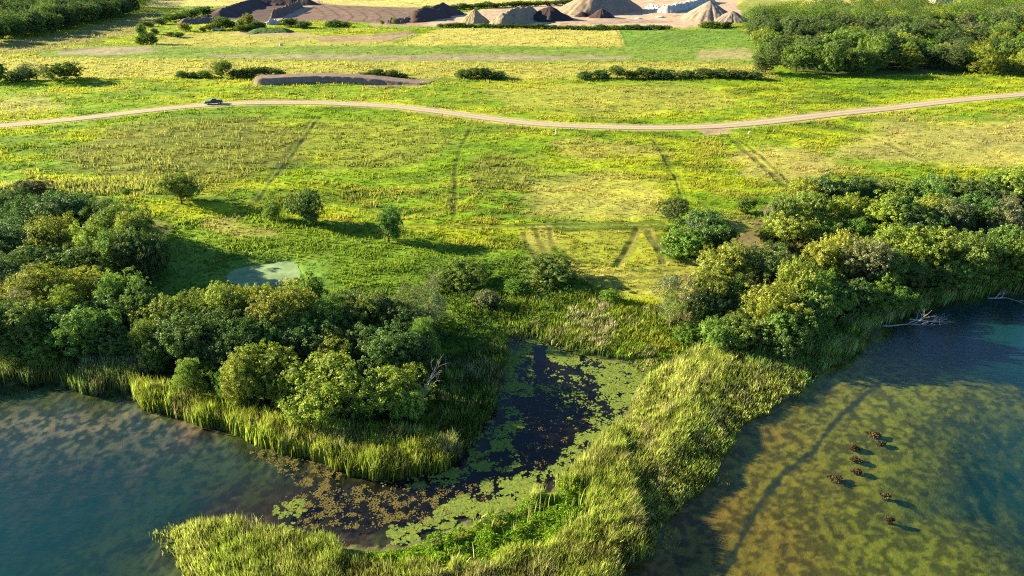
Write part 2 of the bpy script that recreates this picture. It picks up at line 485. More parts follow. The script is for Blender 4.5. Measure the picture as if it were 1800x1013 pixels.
def ground_cover(x, y):
    """bare colour, grass height and grass keep-probability at ground points"""
    px, py = toP(x, y)
    wx = (fbm(x / 9., y / 7., 3, 3) - .5)
    k = np.clip(y / 150., .5, 3)
    px2 = px + wx * 110 / k; py2 = py + (fbm(x / 9. + 50, y / 7., 5, 3) - .5) * 34 / k
    n1 = fbm(x / 22., y / 11., 1, 4); n2 = fbm(x / 5., y / 3., 2, 3); n3 = vnoise(x / 60., y / 35., 6)
    f = sm(.38, .62, n1)[:, None]
    c = LIME * f + GREEN * (1 - f)
    f = (sm(.52, .68, n2) * .7 * sm(.3, .6, n3))[:, None]
    c = c * (1 - f) + np.array((.33, .31, .05)) * f
    f = (sm(.50, .34, fbm(x / 12., y / 5., 7, 4)) * .62)[:, None]
    c = c * (1 - f) + np.array((.060, .115, .016)) * f
    h = .42 + .5 * n2 + .25 * (n1 - .5)
    keep = np.ones(len(x))
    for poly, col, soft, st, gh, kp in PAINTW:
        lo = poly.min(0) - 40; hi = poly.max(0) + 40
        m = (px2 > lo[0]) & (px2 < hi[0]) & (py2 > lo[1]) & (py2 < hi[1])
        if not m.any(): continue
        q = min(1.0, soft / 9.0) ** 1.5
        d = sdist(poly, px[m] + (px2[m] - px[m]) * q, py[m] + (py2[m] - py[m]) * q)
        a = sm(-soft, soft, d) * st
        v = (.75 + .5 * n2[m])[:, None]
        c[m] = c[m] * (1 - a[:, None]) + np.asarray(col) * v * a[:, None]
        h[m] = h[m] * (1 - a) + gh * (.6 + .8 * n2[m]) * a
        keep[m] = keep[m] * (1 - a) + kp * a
    wob = (fbm(x / 4., y / 4., 7, 2) - .5) * 1.2
    for pl, w, st in TRACKW:
        lo = pl.min(0) - 6; hi = pl.max(0) + 6
        m = (x > lo[0]) & (x < hi[0]) & (y > lo[1]) & (y < hi[1])
        if not m.any(): continue
        d = sdist(pl, x[m], y[m], False) + wob[m] * .3
        a = sm(w + .28, w - .18, d) * st * (.55 + .45 * sm(.3, .55, n2[m]))
        c[m] = c[m] * (1 - a[:, None]) + np.array((.020, .036, .008)) * a[:, None]  # flattened tracks, with their side shadow painted into the dark tone
        h[m] *= (1 - .75 * a); keep[m] *= (1 - .9 * a)
    rd = road_d(x, y)
    a = sm(5.6, 3.6, rd + wob * .5)
    c = c * (1 - .5 * a[:, None]) + np.array((.36, .31, .12)) * .5 * a[:, None]
    h *= (1 - .6 * a); keep[rd < 3.3] = 0
    d = np.hypot((px - 1262) / 30, (py - 232) / 7); a = sm(1.2, .7, d + wob * .3)
    c = c * (1 - a[:, None]) + np.array((.24, .185, .12)) * a[:, None]; keep *= (1 - a)
    return c, h, keep, n1, n2


def bed_cover(x, y):
    """lake bed colour"""
    d1 = sdist(SHALLOW, x, y); d3 = sdist(POND_CORE, x, y)
    n = fbm(x / 1.1, y / .9, 1, 4); n2 = fbm(x / 9., y / 9., 4, 3); n4 = fbm(x / .6, y / .5, 6, 2)
    right = (d3 < 0) & (x > 8)
    px, py = toP(x, y, 0)
    warm = sm(1560, 1180, px + (n2 - .5) * 220)[:, None]
    cr = np.array((.125, .145, .008)) * (1 - warm) + np.array((.155, .105, .012)) * warm
    dk = sm(.60, .40, n * .45 + n4 * .55)[:, None]
    cr = cr * (1 - dk * .62)
    t = sdist(TRACK_BED, x, y, False) + (n - .5) * .8
    a = (sm(.55, .15, t) * .95)[:, None]
    cr = cr * (1 - a) + np.array((.02, .025, .012)) * a
    fl = sm(.45, .62, n2 + .12 * n)[:, None]
    cl = np.array((.040, .055, .014)) * fl + np.array((.062, .042, .032)) * (1 - fl)
    wl = (sm(.50, .60, .5 * n + .5 * n4) * sm(830, 760, py + (n2 - .5) * 60) * sm(700, 740, py) * sm(420, 250, px))[:, None]
    cl = cl * (1 - .8 * wl) + np.array((.17, .14, .085)) * wl * .8
    cl = cl * (1 - .65 * sm(.56, .42, .5 * n + .5 * n4)[:, None])
    cp = np.array((.006, .005, .004)) * np.ones((len(x), 1)) + np.array((.016, .009, .007)) * (sm(905, 1000, -px + 1500))[:, None] * .8
    p = sm(-5, 4, d3)[:, None]
    return np.where(right[:, None], cr, cl * (1 - p) + cp * p)


# ------------------------------------------------------------------ ground sheet
def ground_mesh():
    ys = [-90., -40., 0., 15.]
    y = 25.
    while y < 900:
        ys.append(y); y += max(.26, y * .0029)
    while y < 9000:
        ys.append(y); y *= 1.12
    ys = np.array(ys)
    us = np.linspace(-1, 1, 1040)
    us = us * .75 + .25 * us ** 3
    wid = 62 + np.maximum(ys, 0) * 1.02
    X = us[None, :] * wid[:, None]
    Y = np.repeat(ys[:, None], len(us), 1)
    x = X.ravel(); yv = Y.ravel()
    wd = wdist(x, yv)
    z = terrain(x, yv, wd)
    c, h, keep, n1, n2 = ground_cover(x, yv)
    # ground colour is darkened where the grass is tall
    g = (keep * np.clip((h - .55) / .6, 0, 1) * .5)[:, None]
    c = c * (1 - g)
    # damp shore soil
    s = sm(3.5, 0, -wd)[:, None]
    c = c * (1 - s) + np.array((.06, .065, .03)) * s
    wet = wd > 0
    if wet.any(): c[wet] = bed_cover(x[wet], yv[wet])
    nr, nc = X.shape
    i = np.arange(nr - 1)[:, None] * nc + np.arange(nc - 1)[None, :]
    Q = np.stack([i, i + 1, i + nc + 1, i + nc], -1).reshape(-1, 4)
    m, nt, p, out = new_mat("ground_soil_and_turf")
    a = node(nt, "ShaderNodeAttribute", attribute_name="Col")
    c1, nz = noise_mul(nt, a.outputs['Color'], 1.1, .68, 1.26, 6, rough=.7)
    c2, nz2 = noise_mul(nt, c1, .22, .80, 1.14, 5)
    nt.links.new(c2, p.inputs['Base Color']); p.inputs['Roughness'].default_value = .95
    p.inputs['Specular IOR Level'].default_value = .05
    b = node(nt, "ShaderNodeBump", Strength=.5, Distance=.2)
    nt.links.new(nz.outputs['Fac'], b.inputs['Height']); nt.links.new(b.outputs[0], p.inputs['Normal'])
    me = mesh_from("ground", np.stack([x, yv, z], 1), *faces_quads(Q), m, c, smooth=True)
    return tag(link("ground", me), kind="structure")


ground_mesh()


# ------------------------------------------------------------------ water
def water_mesh():
    ys = []; y = -80.
    while y < 25: ys.append(y); y += 6
    while y < 128: ys.append(y); y += .45
    ys = np.array(ys); us = np.linspace(-1, 1, 420)
    X = us[None, :] * (62 + np.maximum(ys, 0) * .98)[:, None]; Y = np.repeat(ys[:, None], len(us), 1)
    x = X.ravel(); yv = Y.ravel()
    wd = wdist(x, yv); z = terrain(x, yv, wd)
    nr, nc = X.shape
    i = np.arange(nr - 1)[:, None] * nc + np.arange(nc - 1)[None, :]
    Q = np.stack([i, i + 1, i + nc + 1, i + nc], -1).reshape(-1, 4)
    keep = (wd[Q] > -2.5).any(1)
    Q = Q[keep]
    m, nt, p, out = new_mat("lake_water")
    nt.nodes.remove(p)
    at = node(nt, "ShaderNodeAttribute", attribute_name="depth")
    e = node(nt, "ShaderNodeMath", operation='MULTIPLY'); e.inputs[1].default_value = -.42
    nt.links.new(at.outputs['Fac'], e.inputs[0])
    ex = node(nt, "ShaderNodeMath", operation='EXPONENT'); nt.links.new(e.outputs[0], ex.inputs[0])
    tr = node(nt, "ShaderNodeBsdfTransparent"); tr.inputs[0].default_value = (.97, .98, .92, 1)
    body = node(nt, "ShaderNodeBsdfDiffuse")
    am = node(nt, "ShaderNodeAttribute", attribute_name="murk")
    mc = node(nt, "ShaderNodeMix", data_type='RGBA')
    mc.inputs[6].default_value = (.0016, .026, .030, 1); mc.inputs[7].default_value = (.005, .005, .004, 1)
    nt.links.new(am.outputs['Fac'], mc.inputs[0]); nt.links.new(mc.outputs[2], body.inputs[0])
    mx = node(nt, "ShaderNodeMixShader")
    nt.links.new(ex.outputs[0], mx.inputs[0]); nt.links.new(body.outputs[0], mx.inputs[1]); nt.links.new(tr.outputs[0], mx.inputs[2])
    gl = node(nt, "ShaderNodeBsdfGlossy", Roughness=.10)
    gl.inputs[0].default_value = (1, 1, 1, 1)
    geo = node(nt, "ShaderNodeNewGeometry")      # Schlick reflectance, the same from above and below
    dt = node(nt, "ShaderNodeVectorMath", operation='DOT_PRODUCT'); nt.links.new(geo.outputs['Incoming'], dt.inputs[1])
    ab = node(nt, "ShaderNodeMath", operation='ABSOLUTE'); nt.links.new(dt.outputs['Value'], ab.inputs[0])
    om = node(nt, "ShaderNodeMath", operation='SUBTRACT', use_clamp=True); om.inputs[0].default_value = 1; nt.links.new(ab.outputs[0], om.inputs[1])
    pw = node(nt, "ShaderNodeMath", operation='POWER'); pw.inputs[1].default_value = 5; nt.links.new(om.outputs[0], pw.inputs[0])
    fr = node(nt, "ShaderNodeMath", operation='MULTIPLY_ADD'); fr.inputs[1].default_value = .98; fr.inputs[2].default_value = .02; nt.links.new(pw.outputs[0], fr.inputs[0])
    tc = node(nt, "ShaderNodeTexCoord"); mp = node(nt, "ShaderNodeMapping"); mp.inputs['Scale'].default_value = (.8, 1.7, 1); mp.inputs['Rotation'].default_value = (0, 0, .25)
    nt.links.new(tc.outputs['Object'], mp.inputs[0])
    n1 = node(nt, "ShaderNodeTexNoise", Scale=1.3, Detail=4, Roughness=.6); nt.links.new(mp.outputs[0], n1.inputs['Vector'])
    bp = node(nt, "ShaderNodeBump", Strength=.4, Distance=.14); nt.links.new(n1.outputs['Fac'], bp.inputs['Height'])
    calm = node(nt, "ShaderNodeMath", operation='MULTIPLY_ADD'); calm.inputs[1].default_value = -.35; calm.inputs[2].default_value = .4
    nt.links.new(am.outputs['Fac'], calm.inputs[0]); nt.links.new(calm.outputs[0], bp.inputs['Strength'])
    nt.links.new(bp.outputs[0], gl.inputs['Normal']); nt.links.new(bp.outputs[0], dt.inputs[0])
    m2 = node(nt, "ShaderNodeMixShader")
    nt.links.new(fr.outputs[0], m2.inputs[0]); nt.links.new(mx.outputs[0], m2.inputs[1]); nt.links.new(gl.outputs[0], m2.inputs[2])
    nt.links.new(m2.outputs[0], out.inputs[0])
    d3 = sdist(POND_CORE, x, yv)
    me = mesh_from("lake_water", np.stack([x, yv, 0 * x], 1), *faces_quads(Q), m, None, smooth=True)
    add_attr(me, "depth", np.maximum(-z, 0)); add_attr(me, "murk", sm(-9, 4, d3))
    return tag(link("lake_water", me), kind="structure")


water_mesh()

# algae covered pond in the grass
def pond():
    m, nt, p, out = new_mat("pond_algae")
    rgb = node(nt, "ShaderNodeRGB"); rgb.outputs[0].default_value = (.17, .25, .115, 1)
    c, nz = noise_mul(nt, rgb.outputs[0], .45, .55, 1.2, 6)
    nt.links.new(c, p.inputs['Base Color']); p.inputs['Roughness'].default_value = .9; p.inputs['Specular IOR Level'].default_value = .1
    P = smooth_line(np.vstack([AP, AP[:1]]), 5)[:-1]
    c0 = P.mean(0); n = len(P); z = .22
    r = 1 + (fbm(P[:, 0], P[:, 1], 2, 2) - .5) * .16
    V = [(c0[0], c0[1], z)]
    for k in (.5, 1.12):
        for i in range(n): V.append((c0[0] + (P[i, 0] - c0[0]) * k * r[i], c0[1] + (P[i, 1] - c0[1]) * k * r[i], z))
    fs = [(0, 1 + i, 1 + (i + 1) % n) for i in range(n)] + [(1 + i, 1 + n + i, 1 + n + (i + 1) % n, 1 + (i + 1) % n) for i in range(n)]
    mb = MB(); mb.add(V, fs)
    return tag(mb.build("algae_pond", m), kind="structure")
pond()


# ------------------------------------------------------------------ gravel road
def road():
    m, nt, p, out = new_mat("gravel_road")
    uv = node(nt, "ShaderNodeAttribute", attribute_name="across")
    rgb = node(nt, "ShaderNodeValToRGB")
    cr = rgb.color_ramp
    cols = [(0, (.17, .145, .07)), (.12, (.27, .22, .16)), (.25, (.35, .285, .215)), (.38, (.28, .225, .165)), (.5, (.25, .21, .145)), (.62, (.29, .235, .175)), (.75, (.36, .295, .225)), (.88, (.27, .22, .16)), (1, (.17, .145, .07))]
    while len(cr.elements) < len(cols): cr.elements.new(.5)
    for e, (q, c) in zip(cr.elements, cols): e.position = q; e.color = (*c, 1)
    nt.links.new(uv.outputs['Fac'], rgb.inputs[0])
    c, nz = noise_mul(nt, rgb.outputs[0], 1.2, .82, 1.15, 5)
    nt.links.new(c, p.inputs['Base Color']); p.inputs['Roughness'].default_value = .95; p.inputs['Specular IOR Level'].default_value = .1
    P = RDS; n = len(P)
    T = np.gradient(P, axis=0); T /= np.linalg.norm(T, axis=1)[:, None]; N = np.stack([-T[:, 1], T[:, 0]], 1)
    k = 11; a = np.linspace(-1, 1, k)
    wv = ROAD_W / 2 * (1 + .10 * (fbm(P[:, 0] / 7, P[:, 1] / 7, 1, 2) - .5))
    X = P[:, None, :] + N[:, None, :] * (a[None, :, None] * wv[:, None, None])
    z = land_base(X[..., 0].ravel(), X[..., 1].ravel()).reshape(n, k) + .04 * (1 - a[None, :] ** 2) + .03
    V = np.concatenate([X, z[..., None]], -1).reshape(-1, 3)
    i = np.arange(n - 1)[:, None] * k + np.arange(k - 1)[None, :]
    Q = np.stack([i, i + k, i + k + 1, i + 1], -1).reshape(-1, 4)
    me = mesh_from("gravel_road", V, *faces_quads(Q[:, ::-1]), m, None, smooth=True)
    add_attr(me, "across", np.tile((a + 1) / 2, n) )
    return tag(link("gravel_road", me), kind="structure")
road()


# ------------------------------------------------------------------ blades: grass, reeds
def blades(name, P, h, w, lean, cb, ct, mat, two=True, face=None):
    """P (N,3); one pointed blade each"""
    n = len(P)
    az = rng.random(n) * 2 * np.pi if face is None else math.atan2(SUN_DIR.y, SUN_DIR.x) + np.pi / 2 + rng.normal(0, face, n)
    s = np.stack([np.cos(az), np.sin(az), 0 * az], 1) * (w / 2)[:, None]
    L = np.concatenate([lean, np.zeros((n, 1))], 1)
    up = np.array((0, 0, 1.0))
    tip = P + L * h[:, None] + up * (h * np.sqrt(np.maximum(.2, 1 - (lean ** 2).sum(1))))[:, None]
    if two:
        mid = P + L * .35 * h[:, None] + up * (h * .58)[:, None]
        V = np.stack([P - s, P + s, mid + s * .8, mid - s * .8, tip], 1).reshape(-1, 3)
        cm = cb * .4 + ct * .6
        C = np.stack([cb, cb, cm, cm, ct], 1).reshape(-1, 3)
        b = np.arange(n)[:, None] * 5
        loops = np.concatenate([b + np.array([[0, 1, 2, 3]]), b + np.array([[3, 2, 4]])], 1).ravel()
        st = (np.arange(n)[:, None] * 7 + np.array([[0, 4]])).ravel(); tt = np.tile([4, 3], n)
    else:
        V = np.stack([P - s, P + s, tip], 1).reshape(-1, 3)
        C = np.stack([cb, cb, ct], 1).reshape(-1, 3)
        loops = np.arange(n * 3); st = np.arange(n) * 3; tt = np.full(n, 3)
    return link(name, mesh_from(name, V, loops, st, tt, mat, C))


def px_points(n, x0, x1, y0, y1):
    """random ground points, denser near the viewpoint"""
    return U(x0 + (x1 - x0) * rng.random(n), y0 + (y1 - y0) * rng.random(n))


def rot_rep(a, k): return np.repeat(a, k, 0)


REED_POLYS = [  # (polygon px on the ground, height, tip colour, base colour, density)
    ([(-80, 652), (60, 648), (160, 650), (245, 660), (246, 702), (215, 686), (165, 693), (105, 674), (45, 674), (-80, 688)], 1.9, (.17, .22, .10), (.06, .10, .03), 1.0),
    ([(228, 678), (300, 690), (360, 708), (430, 728), (520, 752), (600, 765), (690, 768), (770, 780), (815, 800), (785, 824), (740, 834), (680, 843), (640, 842), (600, 826), (540, 803), (480, 796),
      (420, 766), (385, 753), (350, 753), (322, 732), (255, 715), (236, 703)], 2.1, (.38, .40, .11), (.12, .17, .02), 1.1),
    ([(760, 770), (765, 690), (775, 640), (830, 610), (892, 596), (886, 660), (870, 712), (832, 766), (812, 808)], 1.6, (.14, .20, .06), (.05, .09, .02), .8),
    ([(780, 640), (840, 640), (800, 720), (770, 720)], 1.5, (.36, .35, .30), (.12, .12, .08), .5),
    ([(140, 640), (262, 650), (262, 668), (150, 664)], 1.8, (.40, .38, .32), (.12, .13, .08), .9),
    ([(330, 1120), (320, 1000), (300, 940), (345, 924), (400, 930), (470, 936), (510, 952), (570, 960), (600, 985), (560, 1120)], 2.0, (.36, .38, .15), (.14, .18, .03), 1.0),
    ([(560, 1120), (590, 990), (720, 1000), (850, 990), (960, 960), (1100, 930), (1160, 935), (1147, 977), (1112, 988), (1087, 995), (1078, 1120)], 1.9, (.34, .33, .14), (.12, .15, .03), 1.0),
    ([(960, 960), (1000, 880), (1080, 800), (1180, 720), (1290, 650), (1330, 650), (1420, 660), (1400, 694), (1330, 728), (1302, 744), (1292, 768), (1267, 813), (1257, 843), (1237, 863), (1202, 883), (1167, 923), (1160, 935), (1060, 945)],
     2.0, (.40, .41, .16), (.12, .17, .03), 1.15),
    ([(870, 905), (960, 868), (1045, 792), (1112, 714), (1140, 660), (1230, 625), (1290, 640), (1200, 720), (1090, 810), (1000, 890), (900, 950), (820, 940)], 2.05, (.45, .45, .20), (.13, .18, .03), 1.2),
    ([(1290, 640), (1340, 615), (1440, 600), (1520, 555), (1600, 515), (1720, 500), (1900, 490), (1900, 512), (1780, 518), (1690, 528), (1610, 549), (1555, 573), (1515, 603), (1492, 637), (1450, 648), (1420, 675), (1330, 660)],
     2.0, (.24, .36, .14), (.08, .16, .05), 1.3),
    ([(900, 590), (960, 570), (1060, 600), (1160, 620), (1200, 650), (1130, 665), (1110, 643), (1050, 631), (975, 606)], 1.0, (.20, .28, .06), (.07, .12, .02), .6),
    ([(880, 540), (1000, 520), (1180, 555), (1230, 600), (1180, 640), (1060, 605), (940, 585), (870, 580)], 1.0, (.22, .29, .05), (.08, .13, .02), .4),
    ([(258, 930), (300, 915), (318, 960), (285, 975)], 1.5, (.36, .38, .15), (.14, .18, .03), .10), ([(1255, 828), (1285, 825), (1290, 850), (1268, 856)], 1.3, (.36, .38, .15), (.14, .18, .03), .09),
    ([(1160, 930), (1190, 925), (1210, 965), (1170, 990)], 1.3, (.36, .38, .15), (.14, .18, .03), .07),
    ([(985, 570), (1010, 545), (1060, 535), (1095, 570), (1075, 610), (1040, 625), (1000, 600)], 1.0, (.62, .50, .60), (.26, .22, .21), .75),
    ([(1115, 625), (1150, 615), (1165, 645), (1130, 655)], 1.1, (.62, .48, .50), (.26, .21, .18), .75),
]
HERBS = [[(590, 1000), (640, 970), (740, 958), (850, 918), (920, 882), (1010, 840), (1055, 850), (1030, 915), (970, 970), (860, 1002), (700, 1012)],
         [(1140, 640), (1230, 560), (1330, 600), (1320, 650), (1230, 640)], [(1400, 600), (1560, 530), (1700, 500), (1900, 488), (1900, 500), (1700, 515), (1560, 560), (1440, 610)]]
def reeds():
    A = []
    for poly, hh, tip, base, dens in REED_POLYS:
        W0 = np.array(poly, float); lo = W0.min(0); hi = W0.max(0)
        n = int((hi[0] - lo[0]) * (hi[1] - lo[1]) * dens * .40)
        px = lo[0] + (hi[0] - lo[0]) * rng.random(n); py = lo[1] + (hi[1] - lo[1]) * rng.random(n)
        x, y = U(px, py, .2)
        n3 = fbm(x / 3., y / 3., 2, 3)
        d = sdist(W0, px + (n3 - .5) * 26, py + (fbm(x / 3. + 30, y / 3., 3, 3) - .5) * 18)
        patch = fbm(x / 2.2, y / 2.2, 5, 3)
        k = (d > 0) & (rng.random(n) < .35 + 1.1 * patch)
        if tip[0] > .6: k &= fbm(x / 1.3, y / 1.0, 2, 3) > .56
        x, y = x[k], y[k]; n3 = n3[k]
        wd = wdist(x, y)
        hp = sdist(np.array(HERBS[0], float), *toP(x, y, .3)) + (n3 - .5) * 60
        ok = np.full(len(x), True) if dens < .2 else ((hp < 0) | (rng.random(len(x)) < .012)) & (wd < .5 + .8 * (rng.random(len(x)) > .9)) & (pond_d(x, y) < -1)
        x, y, n3 = x[ok], y[ok], n3[ok]
        A.append((x, y, n3, np.full(len(x), hh), np.tile(tip, (len(x), 1)), np.tile(base, (len(x), 1))))
    x, y, n3, hh, tip, base = [np.concatenate([a[i] for a in A]) for i in range(6)]
    K = 2
    x = np.repeat(x, K) + rng.normal(0, .12, len(x) * K); y = np.repeat(y, K) + rng.normal(0, .12, len(y) * K)
    n3 = rot_rep(n3, K); hh = rot_rep(hh, K); tip = rot_rep(tip, K); base = rot_rep(base, K)
    z = np.maximum(terrain(x, y), -.15)
    big = fbm(x / 5.5, y / 5.5, 1, 3)
    tuft = fbm(x / 1.1, y / .9, 6, 2)
    tipx, tipy = toP(x, y, 0)
    hh = hh * np.where((x > 12) & (y < 78), .34 + .66 * sm(.3, 8, -wdist(x, y)), 1)
    hh = hh * np.where(tipy > 900, .45 + .55 * sm(285, 420, tipx), 1)
    h = hh * (.25 + .45 * big + .35 * tuft + .55 * rng.random(len(x)) ** 1.5)
    ln = np.stack([.10 + .13 * rng.normal(0, 1, len(x)) + .35 * (big - .5), .03 + .10 * rng.normal(0, 1, len(x))], 1)
    ln = np.clip(ln, -.6, .6)
    v = (.65 + .9 * rng.random(len(x)))[:, None]
    dry = (rng.random(len(x)) < .12)[:, None] | ((n3 > .64)[:, None] & (rng.random(len(x)) < .5)[:, None])
    gr = sm(.42, .6, fbm(x / 4., y / 4., 7, 3))[:, None]
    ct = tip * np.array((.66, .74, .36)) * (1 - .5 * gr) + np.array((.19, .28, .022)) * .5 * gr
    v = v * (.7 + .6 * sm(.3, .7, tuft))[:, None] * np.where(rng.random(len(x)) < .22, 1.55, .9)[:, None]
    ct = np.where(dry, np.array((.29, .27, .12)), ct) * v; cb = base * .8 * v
    w = .06 + .07 * rng.random(len(x)) ** 2
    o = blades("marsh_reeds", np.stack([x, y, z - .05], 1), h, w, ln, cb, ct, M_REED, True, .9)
    tag(o, "tall green and straw-coloured reeds edging the lakes and the spit between them", "reeds", kind="stuff")
reeds()


def grass():
    n = 300000
    px = -160 + 2120 * rng.random(n); py = -8 + 640 * rng.random(n) ** 1.12
    x, y = U(px, py)
    c, h, keep, n1, n2 = ground_cover(x, y)
    wd = wdist(x, y); pd = pond_d(x, y)
    k = (rng.random(n) < keep * np.clip(.18 + .5 * sm(.45, .9, h) + .35 * sm(.5, .65, n2), 0, 1)) & (wd < -1.2) & (pd < -.6) & (h > .06)
    x, y, c, h, n1, n2 = x[k], y[k], c[k], h[k], n1[k], n2[k]
    K = 3
    D = np.hypot(y, H)
    D3 = rot_rep(D, K)
    x = rot_rep(x, K) + rng.normal(0, 1, len(x) * K) * .0011 * D3; y = rot_rep(y, K) + rng.normal(0, 1, len(D3)) * .0011 * D3
    c = rot_rep(c, K); h = rot_rep(h, K)
    z = terrain(x, y)
    stalk = rng.random(len(x)) ** 2
    hh = h * (.35 + .9 * stalk) * (1 + np.clip((D3 - 120) / 500, 0, .5))
    w = (.05 + .0013 * D3) * (.6 + .8 * rng.random(len(x)))
    ln = np.stack([.18 + .3 * rng.normal(0, 1, len(x)), .3 * rng.normal(0, 1, len(x))], 1).clip(-.75, .75)
    v = (.7 + .6 * rng.random(len(x)))[:, None]
    warm = (rng.random(len(x)) < .06)[:, None]
    cc = np.where(warm, c * .45 + np.array((.33, .33, .10)) * .55, c) * v
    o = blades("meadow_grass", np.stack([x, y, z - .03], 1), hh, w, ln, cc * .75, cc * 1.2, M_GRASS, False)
    tag(o, "rough lime-green meadow grass and weeds over the fields", "grass", kind="stuff")
grass()


def weeds():
    polys = [([(200, 215), (420, 205), (540, 225), (540, 260), (470, 310), (330, 335), (190, 320), (100, 280)], .11, 1.15), ([(560, 215), (760, 210), (790, 250), (740, 285), (600, 300), (540, 275)], .09, 1.0),
             ([(820, 280), (925, 275), (940, 330), (830, 345)], .12, 1.0), ([(-60, 318), (250, 318), (315, 345), (180, 345), (-60, 332)], .28, 1.2), ([(1130, 255), (1260, 262), (1270, 280), (1130, 272)], .12, .7),
             ([(600, 330), (800, 330), (790, 385), (640, 385)], .07, .8)]
    X = []; Y = []; HH = []
    for poly, dens, hgt in polys:
        W0 = np.array(poly, float); lo = W0.min(0); hi = W0.max(0); n = int((hi[0] - lo[0]) * (hi[1] - lo[1]) * dens)
        px = lo[0] + (hi[0] - lo[0]) * rng.random(n); py = lo[1] + (hi[1] - lo[1]) * rng.random(n); x, y = U(px, py)
        d = sdist(W0, px + (fbm(x / 9, y / 7, 3, 3) - .5) * 60, py + (fbm(x / 9 + 50, y / 7, 5, 3) - .5) * 26)
        k = (d > 0) & (fbm(x / 5., y / 3., 6, 4) + rng.normal(0, .07, n) > .47)
        gc = ground_cover(x, y)[1]; k &= gc > .22; X.append(x[k]); Y.append(y[k]); HH.append(np.full(k.sum(), hgt))
    x = np.repeat(np.concatenate(X), 2) ; y = np.repeat(np.concatenate(Y), 2); hh = np.repeat(np.concatenate(HH), 2); n = len(x)
    x = x + rng.normal(0, .12, n); y = y + rng.normal(0, .12, n)
    z = terrain(x, y); h = hh * rng.uniform(.35, 1.25, n)
    v = rng.uniform(.7, 1.25, n)[:, None]
    ct = np.array((.27, .30, .075)) * v; cb = np.array((.12, .13, .03)) * v
    o = blades("tall_weeds", np.stack([x, y, z - .03], 1), h, rng.uniform(.10, .24, n), np.clip(rng.normal(.08, .12, (n, 2)), -.4, .4), cb, ct, M_GRASS, True)
    tag(o, "tall pale weed stalks standing in patches of the meadow below the road", "weeds", kind="stuff")
weeds()


def leaf_carpet(name, polys, label, cat, hmax, colA, colB, n0, leaf):
    """low leafy plants: many small leaves on soft mounds"""
    X = []; Y = []
    for poly in polys:
        W0 = np.array(poly, float); lo = W0.min(0); hi = W0.max(0)
        n = int((hi[0] - lo[0]) * (hi[1] - lo[1]) * n0)
        px = lo[0] + (hi[0] - lo[0]) * rng.random(n); py = lo[1] + (hi[1] - lo[1]) * rng.random(n)
        x, y = U(px, py, .4)
        d = sdist(W0, px + (fbm(x / 2.5, y / 2.5, 2, 3) - .5) * 40, py + (fbm(x / 2.5 + 9, y / 2.5, 3, 3) - .5) * 26)
        k = (d > 0); x = x[k]; y = y[k]
        k = wdist(x, y) < -.4
        X.append(x[k]); Y.append(y[k])
    x = np.concatenate(X); y = np.concatenate(Y); n = len(x)
    m = fbm(x / 1.3, y / 1.3, 4, 2); m2 = fbm(x / 5, y / 5, 1, 2)
    z = terrain(x, y) + hmax * (.15 + sm(.3, .75, m)) * (.5 + m2) * (.55 + .45 * rng.random(n))
    P = np.stack([x, y, z], 1)
    f = sm(.35, .65, m2)[:, None]
    C = (np.array(colA) * f + np.array(colB) * (1 - f)) * (.65 + .7 * rng.random(n))[:, None]
    V, Cc, Q = leaf_quads(P, np.tile((0, 0, 1.0), (n, 1)), leaf * (.6 + .8 * rng.random(n)), C, .9)
    o = link(name, mesh_from(name, V, *faces_quads(Q), M_HERB, Cc))
    tag(o, label, cat, kind="stuff")


def leaf_quads(P, Nrm, size, C, jitter, r=None):
    r = r or rng
    n = len(P)
    N = Nrm + r.normal(0, jitter, (n, 3)); N /= np.linalg.norm(N, axis=1)[:, None] + 1e-9
    A = r.normal(0, 1, (n, 3)); A -= (A * N).sum(1)[:, None] * N; A /= np.linalg.norm(A, axis=1)[:, None] + 1e-9
    B = np.cross(N, A)
    s = size[:, None]
    V = np.stack([P - A * s, P - B * s * .55, P + A * s, P + B * s * .55], 1).reshape(-1, 3)
    return V, np.repeat(C, 4, 0), np.arange(4 * n).reshape(-1, 4)


leaf_carpet("marsh_herbs", HERBS,
            "low bright green leafy plants carpeting the middle of the reed spit", "marsh plants", 1.0, (.25, .34, .024), (.14, .25, .020), .75, .10)
leaf_carpet("undergrowth", [[(-100, 380), (250, 380), (300, 470), (255, 600), (262, 655), (-100, 650)], [(270, 560), (560, 540), (770, 560), (775, 700), (740, 770), (560, 760), (400, 715), (280, 660)],
                            [(1350, 400), (1900, 350), (1900, 500), (1600, 525), (1440, 600), (1280, 615), (1240, 590), (1340, 470)], [(740, 470), (1000, 460), (1050, 520), (900, 600), (790, 620), (700, 560)]],
            "dark brambles and saplings filling the floor of the shoreline woods", "undergrowth", 1.5, (.06, .11, .02), (.045, .085, .022), .16, .2)


